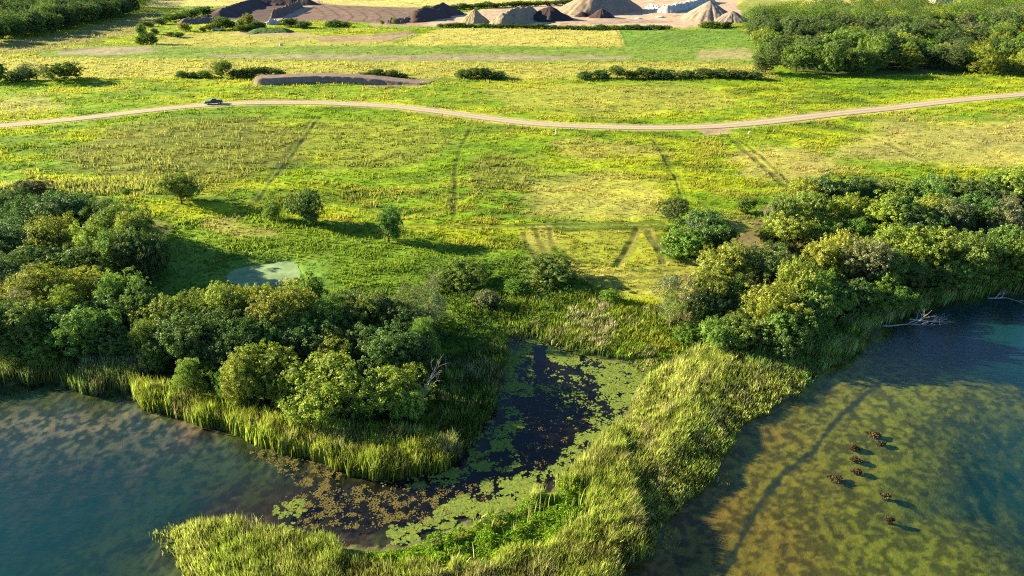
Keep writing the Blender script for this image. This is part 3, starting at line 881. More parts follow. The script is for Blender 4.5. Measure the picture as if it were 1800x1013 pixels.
# ------------------------------------------------------------------ duckweed and pondweed on the water
def floating(name, polys, label, cat, colA, colB, n0, rad, thr, scale=1.6):
    X = []; Y = []; S = []
    for poly, dens in polys:
        W0 = np.array(poly, float); lo = W0.min(0); hi = W0.max(0)
        n = int((hi[0] - lo[0]) * (hi[1] - lo[1]) * n0 * dens)
        px = lo[0] + (hi[0] - lo[0]) * rng.random(n); py = lo[1] + (hi[1] - lo[1]) * rng.random(n)
        x, y = U(px, py, 0)
        d = sdist(W0, px + (fbm(x / 2., y / 2., 2, 3) - .5) * 26, py + (fbm(x / 2. + 9, y / 2., 3, 3) - .5) * 20)
        f = .55 * fbm(x / scale, y / scale, 6, 4) + .45 * fbm(x / .55, y / .5, 4, 3)
        k = (d > -6 * rng.random(n)) & (f + .03 * np.clip(d, -6, 16) / 16 + rng.normal(0, .06, n) > thr - .13 * (dens - 1)) & (wdist(x, y) > -.9)
        X.append(x[k]); Y.append(y[k])
    x = np.concatenate(X); y = np.concatenate(Y); n = len(x)
    k = 6; a = np.arange(k) / k * 2 * np.pi
    r = rad * (.5 + rng.random(n))
    rr = r[:, None] * (.7 + .6 * rng.random((n, k))); ph = rng.random(n)[:, None] * 6.28
    zz = .012 + .02 * rng.random(n)
    V = np.stack([x[:, None] + rr * np.cos(a + ph), y[:, None] + rr * np.sin(a + ph), np.repeat(zz[:, None], k, 1)], -1).reshape(-1, 3)
    f = rng.random(n)[:, None]
    C = (np.array(colA) * f + np.array(colB) * (1 - f)) * (.75 + .5 * rng.random(n))[:, None]
    loops = np.arange(n * k); st = np.arange(n) * k
    o = link(name, mesh_from(name, V, loops, st, np.full(n, k), M_WEED, np.repeat(C, k, 0)))
    tag(o, label, cat, kind="stuff")


floating("duckweed", [([(870, 600), (920, 585), (960, 590), (940, 615), (930, 640), (935, 690), (900, 690), (872, 705)], 1.25),
                      ([(960, 598), (1010, 610), (1060, 628), (1120, 642), (1130, 670), (1118, 700), (1095, 740), (1060, 690), (1040, 650), (1000, 640), (960, 625)], 1.3),
                      ([(940, 690), (960, 640), (1050, 650), (1070, 700), (1060, 750), (1010, 770), (1000, 720)], .45),
                      ([(820, 800), (845, 740), (870, 715), (900, 720), (935, 740), (900, 780), (910, 815), (860, 830), (830, 830)], .95),
                      ([(850, 850), (960, 830), (1030, 770), (1100, 730), (1070, 770), (1000, 840), (940, 880), (880, 900), (830, 880)], 1.15),
                      ([(1010, 770), (1080, 720), (1095, 740), (1050, 790)], 1.3),
                      ([(740, 925), (790, 880), (880, 860), (900, 890), (800, 930)], 1.15), ([(680, 960), (690, 925), (740, 920), (740, 950)], 1.1),
                      ([(660, 845), (760, 835), (800, 820), (830, 835), (760, 860), (700, 858)], .75), ([(480, 935), (480, 890), (540, 878), (545, 900), (510, 930)], 1.0)],
         "lime-green duckweed mats floating around the dark marsh pool", "duckweed", (.155, .175, .022), (.085, .15, .045), .75, .10, .545)
floating("pondweed", [([(560, 850), (760, 855), (870, 845), (850, 880), (760, 920), (680, 930), (540, 930), (500, 880)], .85), ([(440, 790), (560, 815), (600, 840), (560, 870), (500, 830)], 1.0),
                      ([(880, 700), (980, 690), (1050, 740), (960, 830), (880, 800)], .45)],
         "scattered olive flecks of pondweed on the brown channel water", "pondweed", (.13, .10, .04), (.085, .085, .025), .6, .06, .565, .7)

# ------------------------------------------------------------------ trees
def unit(v): return v / (np.linalg.norm(v, axis=-1, keepdims=True) + 1e-9)


def make_crown(seed, style):
    """crown of leaf clumps in a unit box: x,y in +-.5, z .1 .. 1"""
    r = np.random.default_rng(seed)
    P = []; N = []; S = []; C = []
    lobes = []
    if style == 'oak':
        cz, rz, nl, lr, leafs, ls = .56, .40, 15, (.13, .26), 32, .017
    elif style == 'tall':
        cz, rz, nl, lr, leafs, ls = .54, .44, 15, (.11, .23), 32, .017
    elif style == 'lobed':
        cz, rz, nl, lr, leafs, ls = .52, .42, 12, (.12, .26), 34, .0185
    elif style == 'open':
        cz, rz, nl, lr, leafs, ls = .58, .38, 12, (.09, .18), 18, .016
    else:  # shrub
        cz, rz, nl, lr, leafs, ls = .44, .46, 12, (.15, .26), 28, .022
    for i in range(nl):
        d = unit(r.normal(0, 1, 3)); d[2] = abs(d[2]) * (1 if r.random() < .72 else -.8)
        q = .36 if style != 'open' else .40
        c = np.array((d[0] * q, d[1] * q, cz + d[2] * rz * .66))
        if style == 'tall': c[:2] *= 1.0 - .75 * max(0, (c[2] - .45)) / .5
        if style == 'lobed' and r.random() < .35: c[2] = min(.86, c[2] + .12)
        lobes.append((c, r.uniform(*lr), r.uniform(.82, 1.18)))
    if style != 'open':
        for k in range(4): lobes.append((np.array((r.uniform(-.12, .12), r.uniform(-.12, .12), cz - .2 + .14 * k)), .24, 1.0))
        for k in range(5):
            t = r.uniform(0, 6.28); lobes.append((np.array((.26 * math.cos(t), .26 * math.sin(t), .22 + .1 * r.random())), .16, .95))
    for k in range(7 if style != 'shrub' else 3):
        t = r.uniform(0, 6.28); q = r.uniform(.1, .46)
        lobes.append((np.array((q * math.cos(t), q * math.sin(t), cz + rz * r.uniform(-.2, 1.0) * (1 - q))), r.uniform(.07, .12), r.uniform(.9, 1.25)))
    for c, R0, b in lobes:
        nc = int(22 * (R0 / .2) ** 1.6) + 6
        d = unit(r.normal(0, 1, (nc, 3)))
        cc = c + d * R0 * r.uniform(.65, 1.12, (nc, 1)) * np.array((1, 1, .95 if style != 'lobed' else 1.15))
        for j in range(nc):
            cr = r.uniform(.026, .072) * (1.25 if style == 'open' else 1)
            m = int(leafs * r.uniform(.7, 1.4))
            ld = unit(r.normal(0, 1, (m, 3)) + d[j] * .7 + np.array((0, 0, .35)))
            P.append(cc[j] + ld * cr * r.uniform(.4, 1.1, (m, 1)) * np.array((1, 1, 1.35 if style in ('lobed', 'tall') else .85)))
            N.append(unit(ld + d[j] * .5 + np.array((0, 0, .2))))
            S.append(ls * r.uniform(.6, 1.3, m))
            v = b * r.uniform(.78, 1.22) * r.uniform(.7, 1.3, m)
            hue = r.normal(0, .07, m)
            C.append(np.stack([v * (1 + hue), v, v * (1 - hue)], 1))
    P = np.concatenate(P); N = np.concatenate(N); S = np.concatenate(S); C = np.concatenate(C)
    e = .5 / np.percentile(np.abs(P[:, :2]), 96.5)
    P[:, :2] *= e
    lo, hi = np.percentile(P[:, 2], .2), np.percentile(P[:, 2], 99)
    base = .06 if style == 'shrub' else .13
    P[:, 2] = base + (P[:, 2] - lo) / (hi - lo) * (1 - base)
    V, Cc, Q = leaf_quads(P, N, S, C, .45, r)
    return V, Cc, Q


def make_trunk(seed, h=.62, n=6):
    r = random.Random(seed); mb = MB()
    mb.tube([(0, 0, -.04), (r.uniform(-.02, .02), r.uniform(-.02, .02), h * .35), (r.uniform(-.04, .04), r.uniform(-.04, .04), h * .7), (r.uniform(-.05, .05), r.uniform(-.05, .05), h)], [.034, .026, .018, .008], 7)
    for i in range(n):
        a = i * 6.28 / n + r.uniform(-.4, .4); z0 = h * r.uniform(.3, .75); q = r.uniform(.2, .34)
        mb.tube([(0, 0, z0), (q * .5 * math.cos(a), q * .5 * math.sin(a), z0 + .1), (q * math.cos(a), q * math.sin(a), z0 + r.uniform(.16, .3))], [.013, .009, .004], 5)
    return mb


CROWN = {}; TRUNK = []; WHOLE = {}
for st, seeds in (('oak', (1, 2, 3)), ('tall', (4, 5)), ('lobed', (6, 7, 8)), ('open', (9, 10)), ('shrub', (11, 12, 13))):
    CROWN[st] = []; WHOLE[st] = []
    for s in seeds:
        V, C, Q = make_crown(s, st)
        CROWN[st].append(mesh_from("crown_" + st, V, *faces_quads(Q), M_LEAF, C))
        mb = make_trunk(s, .6, 0 if st == 'shrub' else 4)
        tv = np.array(mb.v); lo = []; stt = []; tt = []; k = len(Q) * 4
        for f in mb.f: stt.append(k); tt.append(len(f)); lo += [i + len(V) for i in f]; k += len(f)
        me = mesh_from("tree_" + st, np.vstack([V, tv]), np.concatenate([Q.ravel(), lo]), np.concatenate([np.arange(len(Q)) * 4, stt]), np.concatenate([np.full(len(Q), 4), tt]),
                       [M_LEAF, M_BARK], np.vstack([C, np.ones((len(tv), 3))]), mat_idx=np.concatenate([np.zeros(len(Q)), np.ones(len(mb.f))]))
        WHOLE[st].append(me)
for s in range(4): TRUNK.append(make_trunk(s + 40).mesh("trunk", M_BARK, True))

KEYS = {  # colour, adjective, crown styles, name
    'd': ((.074, .138, .028), "deep green", ('lobed', 'oak', 'lobed'), "broadleaf_tree"),
    'g': ((.122, .200, .028), "mid green", ('lobed', 'tall', 'lobed'), "broadleaf_tree"),
    'y': ((.195, .245, .026), "yellowish", ('lobed', 'oak', 'tall'), "broadleaf_tree"),
    'b': ((.110, .215, .024), "fresh green", ('lobed', 'tall', 'shrub'), "broadleaf_tree"),
    's': ((.125, .155, .055), "silvery green", ('open', 'oak', 'lobed'), "willow_tree"),
    'o': ((.082, .136, .032), "dark olive", ('oak', 'oak', 'oak'), "oak_tree"),
}
ORD = "first second third fourth fifth sixth seventh eighth ninth tenth eleventh twelfth thirteenth fourteenth fifteenth sixteenth seventeenth eighteenth nineteenth twentieth".split()
def ordinal(i, n):
    if i == 0: return "leftmost"
    if i == n - 1: return "rightmost"
    if i < 20: return ORD[i] + " from the left"
    j = n - 1 - i
    return (ORD[j] if j < 20 else "middle") + " from the right"


tr = random.Random(5)
def place_tree(cx, top, bot, w, key, label, group, style=None, name=None, parts=True, cat='tree'):
    col, adj, styles, nm = KEYS[key]
    style = style or tr.choice(styles)
    x, y = U(cx, bot, .5); x = float(x); y = float(y)
    dep = y * math.cos(PITCH) + 49.5 * math.sin(PITCH)
    wid = w / F * dep * 1.12
    y += .30 * wid
    x *= (y * math.cos(PITCH) + 49.5 * math.sin(PITCH)) / dep
    v = (CY - top) / F
    ang = PITCH - math.atan(v)
    gz = float(ground_z(x, y)[0])
    h = max(H - (y + .10 * wid) * math.tan(ang) - gz, .45 * wid, .6)
    h = min(h, 2.1 * wid + 1.5)
    k = tr.uniform(.8, 1.22)
    c = (col[0] * k * tr.uniform(.88, 1.14), col[1] * k, col[2] * k * tr.uniform(.8, 1.2), 1)
    rz = tr.uniform(0, 6.28)
    nm = name or nm
    if parts:
        r = empty(nm, (x, y, gz - .05), rz)
        t = link("trunk", tr.choice(TRUNK), r); t.scale = (h, h, h)
        cr = link("crown", tr.choice(CROWN[style]), r); cr.scale = (wid * tr.uniform(.88, 1.14), wid * tr.uniform(.88, 1.14), h); cr.color = c; cr.rotation_euler = (tr.uniform(-.16, .16), tr.uniform(-.16, .16), 0)
    else:
        r = link(nm, tr.choice(WHOLE[style])); r.location = (x, y, gz - .1); r.scale = (wid, wid, h); r.rotation_euler = (0, 0, rz); r.color = c
    tag(r, label, cat, group)
    return r


def rowtrees(rows, wood, group, parts=True, cat='tree'):
    for rowname, lst in rows:
        lst = sorted(lst, key=lambda e: e[0]); n = len(lst)
        for i, e in enumerate(lst):
            adj = KEYS[e[4]][1]
            size = ""
            what = "oak" if e[4] == 'o' else "tree"
            lab = f"{adj} {what}, {ordinal(i, n)} in the {rowname} of {wood}"
            if len(lab.split()) < 15: lab = ("small " if e[3] < 42 else "broad " if e[3] >= 82 else "") + lab
            place_tree(*e[:5], lab, group, style=e[5] if len(e) > 5 else None, parts=parts, cat=cat)


rowtrees([
    ("back row", [(20, 335, 400, 66, 'd'), (58, 350, 430, 74, 'd'), (110, 340, 430, 84, 'o'), (160, 343, 420, 74, 'd'), (215, 356, 455, 80, 'g'), (256, 376, 480, 56, 'y'), (190, 352, 430, 58, 'g')]),
    ("middle row", [(30, 385, 470, 115, 'o'), (100, 385, 470, 84, 'y'), (168, 392, 480, 72, 'y'), (222, 402, 500, 62, 'g'), (250, 408, 505, 52, 'd'), (272, 405, 508, 60, 'd'), (10, 450, 530, 66, 'd')]),
    ("inner row", [(85, 430, 500, 74, 'd'), (150, 432, 510, 90, 'd'), (205, 440, 505, 62, 'g'), (55, 470, 540, 60, 'd')]),
    ("front row", [(25, 505, 610, 80, 's', 'open'), (85, 467, 570, 92, 'y'), (120, 505, 600, 60, 'y'), (160, 474, 560, 66, 'y'), (225, 480, 575, 62, 'b', 'lobed'), (255, 500, 590, 50, 'g')]),
    ("waterside row", [(0, 527, 632, 66, 'd'), (28, 582, 647, 62, 'd'), (62, 537, 632, 66, 'g'), (80, 592, 647, 60, 'g'), (130, 542, 632, 92, 'd'), (168, 542, 642, 84, 'g'), (200, 527, 612, 76, 'd'),
                       (208, 579, 642, 52, 'd'), (240, 585, 637, 52, 'b', 'shrub'), (272, 602, 660, 38, 'g', 'tall')]),
], "the left shore wood", "trees of the left shore wood")
rowtrees([
    ("back row", [(300, 522, 612, 76, 'y'), (345, 517, 612, 70, 'y'), (395, 505, 610, 80, 'y'), (440, 503, 590, 52, 'y'), (466, 503, 580, 42, 'y'), (508, 493, 612, 88, 'y', 'oak'), (550, 485, 575, 50, 'b'),
                         (615, 513, 595, 66, 'o'), (652, 518, 610, 60, 'g'), (682, 513, 592, 48, 's'), (718, 498, 580, 46, 's', 'open'), (757, 503, 590, 46, 's', 'open')]),
    ("middle row", [(270, 558, 640, 44, 'g'), (322, 556, 650, 84, 'd'), (372, 554, 660, 86, 'd'), (424, 554, 660, 94, 'd', 'oak'), (480, 558, 645, 74, 'g'), (525, 538, 625, 72, 'd'), (552, 560, 650, 84, 'd'),
                         (582, 523, 620, 72, 'g'), (602, 588, 668, 74, 'y', 'oak'), (642, 576, 660, 76, 'd'), (690, 574, 682, 86, 'd', 'oak'), (702, 538, 620, 72, 'o'), (732, 586, 672, 62, 'd'), (757, 558, 645, 40, 'g')]),
    ("front row", [(345, 633, 702, 48, 'g'), (396, 648, 712, 42, 'b', 'open'), (432, 636, 730, 54, 'y'), (468, 612, 722, 86, 'y'), (512, 648, 732, 62, 'y'), (532, 690, 746, 50, 'g'), (575, 638, 752, 104, 'y', 'lobed'),
                   (626, 648, 722, 54, 'd'), (646, 688, 750, 54, 'g'), (692, 653, 752, 94, 'y', 'lobed'), (722, 690, 758, 48, 'g')]),
], "the middle grove", "trees of the middle grove")
rowtrees([
    ("back row", [(1375, 345, 440, 42, 'g'), (1400, 318, 402, 62, 'y'), (1446, 310, 402, 64, 'd'), (1490, 313, 395, 60, 'd'), (1530, 318, 390, 54, 'd'), (1567, 316, 392, 62, 'g'), (1610, 313, 402, 60, 'g'), (1642, 303, 375, 60, 'd'),
                  (1668, 316, 385, 56, 'd'), (1697, 316, 392, 60, 'o'), (1726, 308, 382, 52, 'd'), (1762, 298, 384, 80, 'y', 'oak'), (1800, 308, 392, 64, 'd')]),
    ("second row", [(1350, 393, 442, 42, 'g'), (1386, 372, 452, 64, 'y'), (1424, 338, 432, 52, 'g'), (1452, 385, 452, 60, 'g'), (1478, 342, 425, 62, 'y', 'tall'), (1500, 384, 452, 52, 'b'), (1538, 342, 440, 92, 'y', 'oak'),
                    (1584, 352, 452, 82, 'd'), (1628, 348, 432, 62, 'y'), (1654, 348, 442, 62, 's', 'oak'), (1704, 346, 435, 92, 'd'), (1742, 343, 422, 54, 's', 'oak'), (1768, 363, 452, 62, 's', 'oak'), (1796, 370, 440, 52, 'd')]),
    ("third row", [(1430, 428, 522, 62, 'y'), (1476, 408, 502, 62, 'y'), (1506, 416, 522, 64, 's', 'oak'), (1534, 428, 502, 60, 's', 'oak'), (1562, 398, 492, 62, 'y'), (1612, 403, 502, 62, 'y'), (1652, 403, 482, 62, 'y'),
                   (1692, 408, 502, 62, 'g'), (1742, 398, 492, 64, 'g'), (1790, 408, 502, 56, 'y')]),
    ("waterside row", [(1420, 469, 548, 62, 'b', 'lobed'), (1452, 499, 568, 62, 'g'), (1484, 491, 558, 62, 'd'), (1520, 503, 558, 52, 'g'), (1547, 439, 524, 64, 'g'), (1563, 495, 548, 52, 'g'), (1592, 459, 528, 62, 'd'),
                       (1632, 459, 518, 62, 'd'), (1667, 459, 516, 54, 'g'), (1704, 449, 508, 62, 'g'), (1748, 459, 504, 62, 'g'), (1792, 459, 498, 56, 'g')]),
], "the right shore wood", "trees of the right shore wood")
rowtrees([
    ("back edge", [(1185, 350, 396, 42, 'o'), (1202, 402, 460, 62, 'b', 'shrub'), (1234, 372, 456, 84, 'd', 'tall'), (1264, 398, 452, 52, 'd'), (1310, 348, 380, 26, 'g', 'shrub')]),
    ("crown row", [(1196, 478, 576, 82, 's', 'open'), (1246, 468, 562, 62, 'y'), (1272, 432, 522, 62, 'y'), (1299, 425, 482, 44, 's'), (1337, 430, 522, 98, 'o', 'oak'), (1387, 462, 582, 64, 'y', 'tall')]),
    ("lower row", [(1176, 508, 582, 54, 'g', 'open'), (1232, 518, 582, 46, 'd'), (1266, 498, 572, 74, 'o'), (1302, 488, 564, 62, 'b', 'lobed'), (1342, 500, 602, 84, 'y'), (1402, 500, 592, 62, 'g'), (1420, 540, 612, 54, 'd')]),
    ("front edge", [(1207, 573, 607, 44, 'b', 'shrub'), (1262, 566, 628, 54, 'g', 'lobed'), (1294, 556, 622, 74, 'g', 'lobed'), (1322, 543, 612, 74, 'y'), (1362, 568, 632, 62, 'd'), (1374, 538, 622, 72, 'g')]),
], "the lakeside grove", "trees of the lakeside grove")
LONE = [
    (320, 305, 367, 50, 'y', 'lobed', "round yellow-green tree standing alone at the left meadow edge", "tree"),
    (479, 353, 393, 28, 'g', 'tall', "slim little tree just left of the round mid green meadow tree", "tree"),
    (540, 336, 402, 52, 'g', 'lobed', "round mid green tree standing alone in the middle meadow", "tree"),
    (684, 366, 434, 34, 'b', 'lobed', "thin bright green sapling on the slope right of the round meadow trees", "tree"),
    (70, 314, 362, 46, 's', 'shrub', "pale green bushy tree at the meadow edge above the left wood", "tree"),
    (223, 332, 346, 15, 'b', 'shrub', "tiny green bush beside the mown line left of the lone round tree", "bush"),
    (812, 474, 512, 70, 'g', 'shrub', "broad green bush above the marsh, left of two", "bush"),
    (765, 476, 512, 40, 's', 'open', "pale feathery sapling left of the broad bush above the marsh", "tree"),
    (962, 470, 507, 78, 'g', 'shrub', "broad mid green bush above the marsh, right of two", "bush"),
    (855, 510, 547, 34, 's', 'shrub', "small pale silvery bush below the two broad bushes", "bush"),
    (1073, 508, 536, 30, 'b', 'shrub', "little bright green bush in front of the mown triangle field", "bush"),
    (905, 492, 520, 34, 'b', 'shrub', "low bright green bush between the two broad bushes", "bush"),
    (1345, 92, 132, 42, 'o', 'oak', "dark olive oak standing at the corner of the green crop field", "tree"),
    (390, 106, 137, 28, 'g', 'oak', "green tree rising above the hedge bushes behind the dirt mound", "tree"),
    (1085, 115, 141, 26, 'g', 'oak', "single green tree in the hedge right of the meadow centre", "tree"),
    (65, 108, 142, 40, 's', 'open', "half bare bush with pale twigs left of the rounded hedge bush", "bush"),
    (115, 124, 147, 58, 'g', 'shrub', "rounded green hedge bush at the far left meadow", "bush"),
    (40, 126, 146, 40, 'd', 'shrub', "dark bush left of the rounded hedge bush", "bush"),
    (-4, 112, 150, 40, 'd', 'shrub', "dark bush cut off by the left frame edge", "bush"),
]
for cx, t, b, w, k, st, lab, cat in LONE:
    place_tree(cx, t, b, w, k, lab, None, style=st, name="bush" if cat == "bush" else None, cat=cat)
# far bushes and trees
def bushes(lst, where, group):
    lst = sorted(lst, key=lambda e: e[0]); n = len(lst)
    for i, (cx, t, b, w, k) in enumerate(lst):
        place_tree(cx, t + (b - t) * .12, b, w * .9, k, f"{KEYS[k][1]} bush, {ordinal(i, n)} {where}", group, style='shrub', name="bush", parts=False, cat="bush")
bushes([(320, 123, 137, 20, 'd'), (338, 125, 137, 20, 'd'), (360, 126, 137, 26, 'g'), (418, 123, 137, 30, 'd'), (443, 120, 136, 34, 'd'), (466, 116, 134, 30, 'd'), (490, 125, 134, 24, 'd')], "in the hedge left of the dirt mound", "hedge bushes left of the dirt mound")
bushes([(642, 127, 138, 20, 'd'), (662, 122, 138, 30, 'd'), (688, 126, 138, 28, 'd'), (708, 131, 138, 20, 'd'), (818, 126, 138, 32, 'd'), (848, 126, 138, 40, 'd'), (876, 130, 139, 30, 'd')], "in the broken hedge behind the meadow centre", "hedge bushes behind the meadow centre")
bushes([(1030, 132, 142, 30, 'd'), (1058, 129, 141, 30, 'd'), (1112, 129, 141, 30, 'd'), (1140, 128, 141, 40, 'd'), (1172, 131, 142, 34, 'd'), (1205, 130, 141, 30, 'd'), (1237, 126, 140, 32, 'd'), (1265, 129, 140, 32, 'd'), (1295, 128, 140, 30, 'd'), (1325, 131, 141, 30, 'd')],
       "in the hedge running to the far right wood", "hedge bushes running to the far right wood")
bushes([(775 + i * 13.2, 42.5 + i * .22 - tr.uniform(-1, 2.2), 49.5 + i * .16, tr.uniform(13, 19), tr.choice('ddgo')) for i in range(31)], "in the low hedge before the quarry piles", "hedge bushes in front of the quarry")
bushes([(1240, 41, 50, 22, 'g'), (1258, 40, 50, 24, 'g'), (1276, 41, 49, 20, 'd')], "at the foot of the grey gravel cone", "bushes at the foot of the gravel cone")
bushes([(752 + i * 15, 11 - i * .75 + tr.uniform(-1, 1), 21 - i * .75, tr.uniform(16, 24), tr.choice('ddo')) for i in range(18)], "along the bank behind the sand piles", "bushes along the bank behind the sand piles")
bushes([(282, 37, 44, 22, 'd'), (300, 31, 40, 26, 'g'), (318, 29, 38, 26, 'd'), (336, 23, 32, 30, 'd'), (358, 16, 28, 34, 'd'), (262, 42, 48, 18, 'd')], "on the slope left of the dark earth bank", "bushes on the slope left of the earth bank")
bushes([(254, 37, 76, 15, 'b'), (247, 62, 78, 16, 'y'), (265, 55, 78, 22, 'd'), (274, 48, 62, 11, 'd'), (300, 55, 66, 14, 's'), (315, 57, 67, 18, 'd'), (327, 38, 57, 18, 'y'), (357, 47, 56, 11, 'd'), (367, 41, 54, 14, 'y'), (392, 27, 53, 28, 'g'),
        (380, 38, 54, 20, 'y'), (409, 34, 52, 16, 'd'), (425, 28, 54, 12, 'y'), (438, 21, 50, 20, 'y'), (452, 34, 52, 18, 'd'), (462, 38, 50, 14, 's'), (425, 45, 57, 22, 'g'), (440, 47, 56, 20, 'd'), (672, 34, 44, 8, 'y'), (693, 31, 42, 8, 'y')],
       "in the scrub around the parked white car", "scrub around the parked white car")
bushes([(585, 40, 48, 26, 'd'), (605, 40, 48, 22, 'd'), (510, 36, 48, 30, 'd'), (535, 38, 50, 26, 'd')], "below the ploughed quarry slope", "bushes below the ploughed slope")


# far right wood and far left wood: scattered trees, nearest ones as individuals, the rest one mass
def far_wood(poly, wood, group, seed, nmax, dens0, keyfun, hrange, wrange):
    r = random.Random(seed); Wp = np.array(poly, float)
    Wd = W(poly); lo = Wd.min(0); hi = Wd.max(0)
    pts = []
    tries = 0
    while tries < 30000:
        tries += 1
        x = r.uniform(lo[0], hi[0]); y = r.uniform(lo[1], hi[1])
        sp = dens0 * (.7 + y / 900.)
        if any((x - a) ** 2 + (y - b) ** 2 < sp * sp for a, b in pts): continue
        if sdist(Wd, np.array([x]), np.array([y]))[0] < -1: continue
        pts.append((x, y))
    P = []
    for x, y in pts:
        px, py = toP(np.array(x), np.array(y)); 
        if not (1625 < px < 1690 and py < 24): P.append((y, float(px), float(py), x))
    P = [p for p in P if -40 < p[1] < 1850]
    P.sort()
    near, rest = P[:nmax], P[nmax:]
    rows = {}
    edges = [near[min(len(near) - 1, int(len(near) * q))][0] for q in (.16, .34, .54, .76, .999)]
    names = ["front edge", "second belt", "third belt", "fourth belt", "rear belt"]
    for p in near:
        k = next((i for i, e in enumerate(edges) if p[0] <= e), 4); rows.setdefault(k, []).append(p)
    for k, lst in rows.items():
        lst.sort(key=lambda p: p[1]); n = len(lst)
        for i, (y, px, py, x) in enumerate(lst):
            key = keyfun(r, px, py); st = r.choice(KEYS[key][2])
            h = r.uniform(*hrange); w = r.uniform(*wrange)
            if key in 'yb': h *= .85; w *= .9
            o = link(KEYS[key][3], r.choice(WHOLE[st])); gz = float(ground_z(x, y)[0])
            o.location = (x, y, gz - .2); o.scale = (w, w, h); o.rotation_euler = (0, 0, r.uniform(0, 6.28))
            c = KEYS[key][0]; m = r.uniform(.6, 1.15); o.color = (c[0] * m, c[1] * m, c[2] * m, 1)
            tag(o, f"{KEYS[key][1]} {'oak' if key == 'o' else 'tree'}, {ordinal(i, n)} in the {names[k]} of {wood}", "tree", group)
    return rest


def mass(name, rest, label, seed, hr, wr, key):
    """trees too far back to be told apart: leaf meshes merged into one object"""
    if not rest: return
    r = random.Random(seed); V = []; C = []; Q = []; k = 0
    V0, C0, Q0 = make_crown(seed, 'oak')
    sel = np.random.default_rng(seed).permutation(len(Q0))[:1800]
    V0 = V0.reshape(-1, 4, 3)[sel]; C0 = C0.reshape(-1, 4, 3)[sel]
    cen = V0.mean(1, keepdims=True); V0 = cen + (V0 - cen) * 1.5
    V0 = V0.reshape(-1, 3); C0 = C0.reshape(-1, 3)
    for y, px, py, x in rest:
        w = r.uniform(*wr); h = r.uniform(*hr); a = r.uniform(0, 6.28); ca, sa = math.cos(a), math.sin(a)
        gz = .6
        V.append(np.stack([x + w * (V0[:, 0] * ca - V0[:, 1] * sa), y + w * (V0[:, 0] * sa + V0[:, 1] * ca), gz + h * V0[:, 2]], 1))
        m = r.uniform(.75, 1.35); C.append(C0 * m * np.array(KEYS[r.choice(key)][0]))
    V = np.concatenate(V); C = np.concatenate(C)
    o = link(name, mesh_from(name, V, *faces_quads(np.arange(len(V)).reshape(-1, 4)), M_GRASS, C))
    tag(o, label, "woodland", kind="stuff")


FR = [(1312, 62), (1340, 34), (1420, 27), (1560, 20), (1650, 6), (1800, -8), (1950, -8), (1950, 145), (1800, 137), (1680, 130), (1622, 116), (1590, 126), (1480, 133), (1392, 126), (1366, 110), (1342, 90)]
def kf(r, px, py):
    if px > 1600 and r.random() < .45: return r.choice('yyb')
    return r.choice('oooodgoys' if py < 100 else 'ooodgygs')
rest = far_wood(FR, "the far right wood", "trees of the far right wood", 21, 125, 9.5, kf, (9, 13.5), (9.5, 13.5))
mass("distant_woodland", rest, "oak canopy far back in the right-hand wood, too distant to tell apart", 31, (9, 13), (12, 17), 'ooogys')
FLW = [(-260, 100), (0, 76), (62, 66), (130, 51), (200, 34), (252, 20), (262, 6), (240, -14), (-260, -14)]
rest = far_wood(FLW, "the far left wood", "trees of the far left wood", 22, 70, 8.5, lambda r, px, py: r.choice('ddodg' if py > 10 else 'gyod'), (11, 15), (10.5, 14))
mass("distant_woodland", rest, "dark canopy behind the front trees of the far left wood", 32, (11, 15), (13, 18), 'ddgo')
BK = [(1560, -6), (1700, -8), (1850, -10), (1850, -30), (1300, -22), (1340, 2), (1400, 4)]


# ------------------------------------------------------------------ bare and fallen trees
def dead(name, px, py, height, lean, seed, label, cat="dead tree", depth=4, rad=.11, spread=.75, z=None, mat=None, nb=3):
    r = random.Random(seed); mb = MB()
    def grow(p, d, L, q, k):
        pts = [p]; dd = d.copy()
        for i in range(3):
            dd = (dd + Vector((r.uniform(-.22, .22), r.uniform(-.22, .22), r.uniform(-.12, .16)))).normalized()
            pts.append(pts[-1] + dd * L / 3)
        mb.tube(pts, [q, q * .82, q * .66, q * .5], 6 if k > 2 else 4)
        if k == 0: return
        for j in range(nb if k > 1 else 2):
            a = dd + Vector((r.uniform(-1, 1), r.uniform(-1, 1), r.uniform(-.5, .8))) * spread
            grow(pts[r.choice((1, 2, 3)) if j else 3], a.normalized(), L * r.uniform(.5, .75), q * .5, k - 1)
    x, y = U(px, py, .4); x = float(x); y = float(y)
    gz = float(ground_z(x, y)[0]) if z is None else z
    grow(Vector((0, 0, -.1)), Vector(lean).normalized(), height * .5, rad, depth)
    o = mb.build(name, mat or M_DEADWOOD, smooth=True); o.location = (x, y, gz)
    return tag(o, label, cat)


dead("dead_tree", 192, 512, 7.0, (-.02, 0, 1), 3, "bare white snag rising from the left shore wood", depth=2, rad=.14, nb=2)
dead("dead_tree", 212, 512, 6.5, (.8, 0, .8), 8, "bleached leaning limb beside the white snag", depth=1, rad=.12, nb=2)
dead("dead_tree", 722, 728, 7.5, (.55, .1, .85), 5, "bare pinkish dead tree leaning out over the reeds beside the marsh pool", depth=4, rad=.10)
dead("dead_tree", 442, 650, 5.0, (0, 0, 1), 6, "grey twiggy dead tree inside the middle grove", depth=4, rad=.07)
dead("dead_tree", 752, 620, 6.0, (.05, 0, 1), 7, "thin bare sapling at the right end of the middle grove", depth=3, rad=.06)
dead("dead_tree", 785, 668, 6.0, (-.05, 0, 1), 9, "thin bare pole standing in the sedge by the marsh pool", depth=1, rad=.05)
dead("dead_tree", 1226, 450, 7.0, (0, 0, 1), 12, "purple-grey dead tree in the clump beside the mown triangle", depth=4, rad=.10)
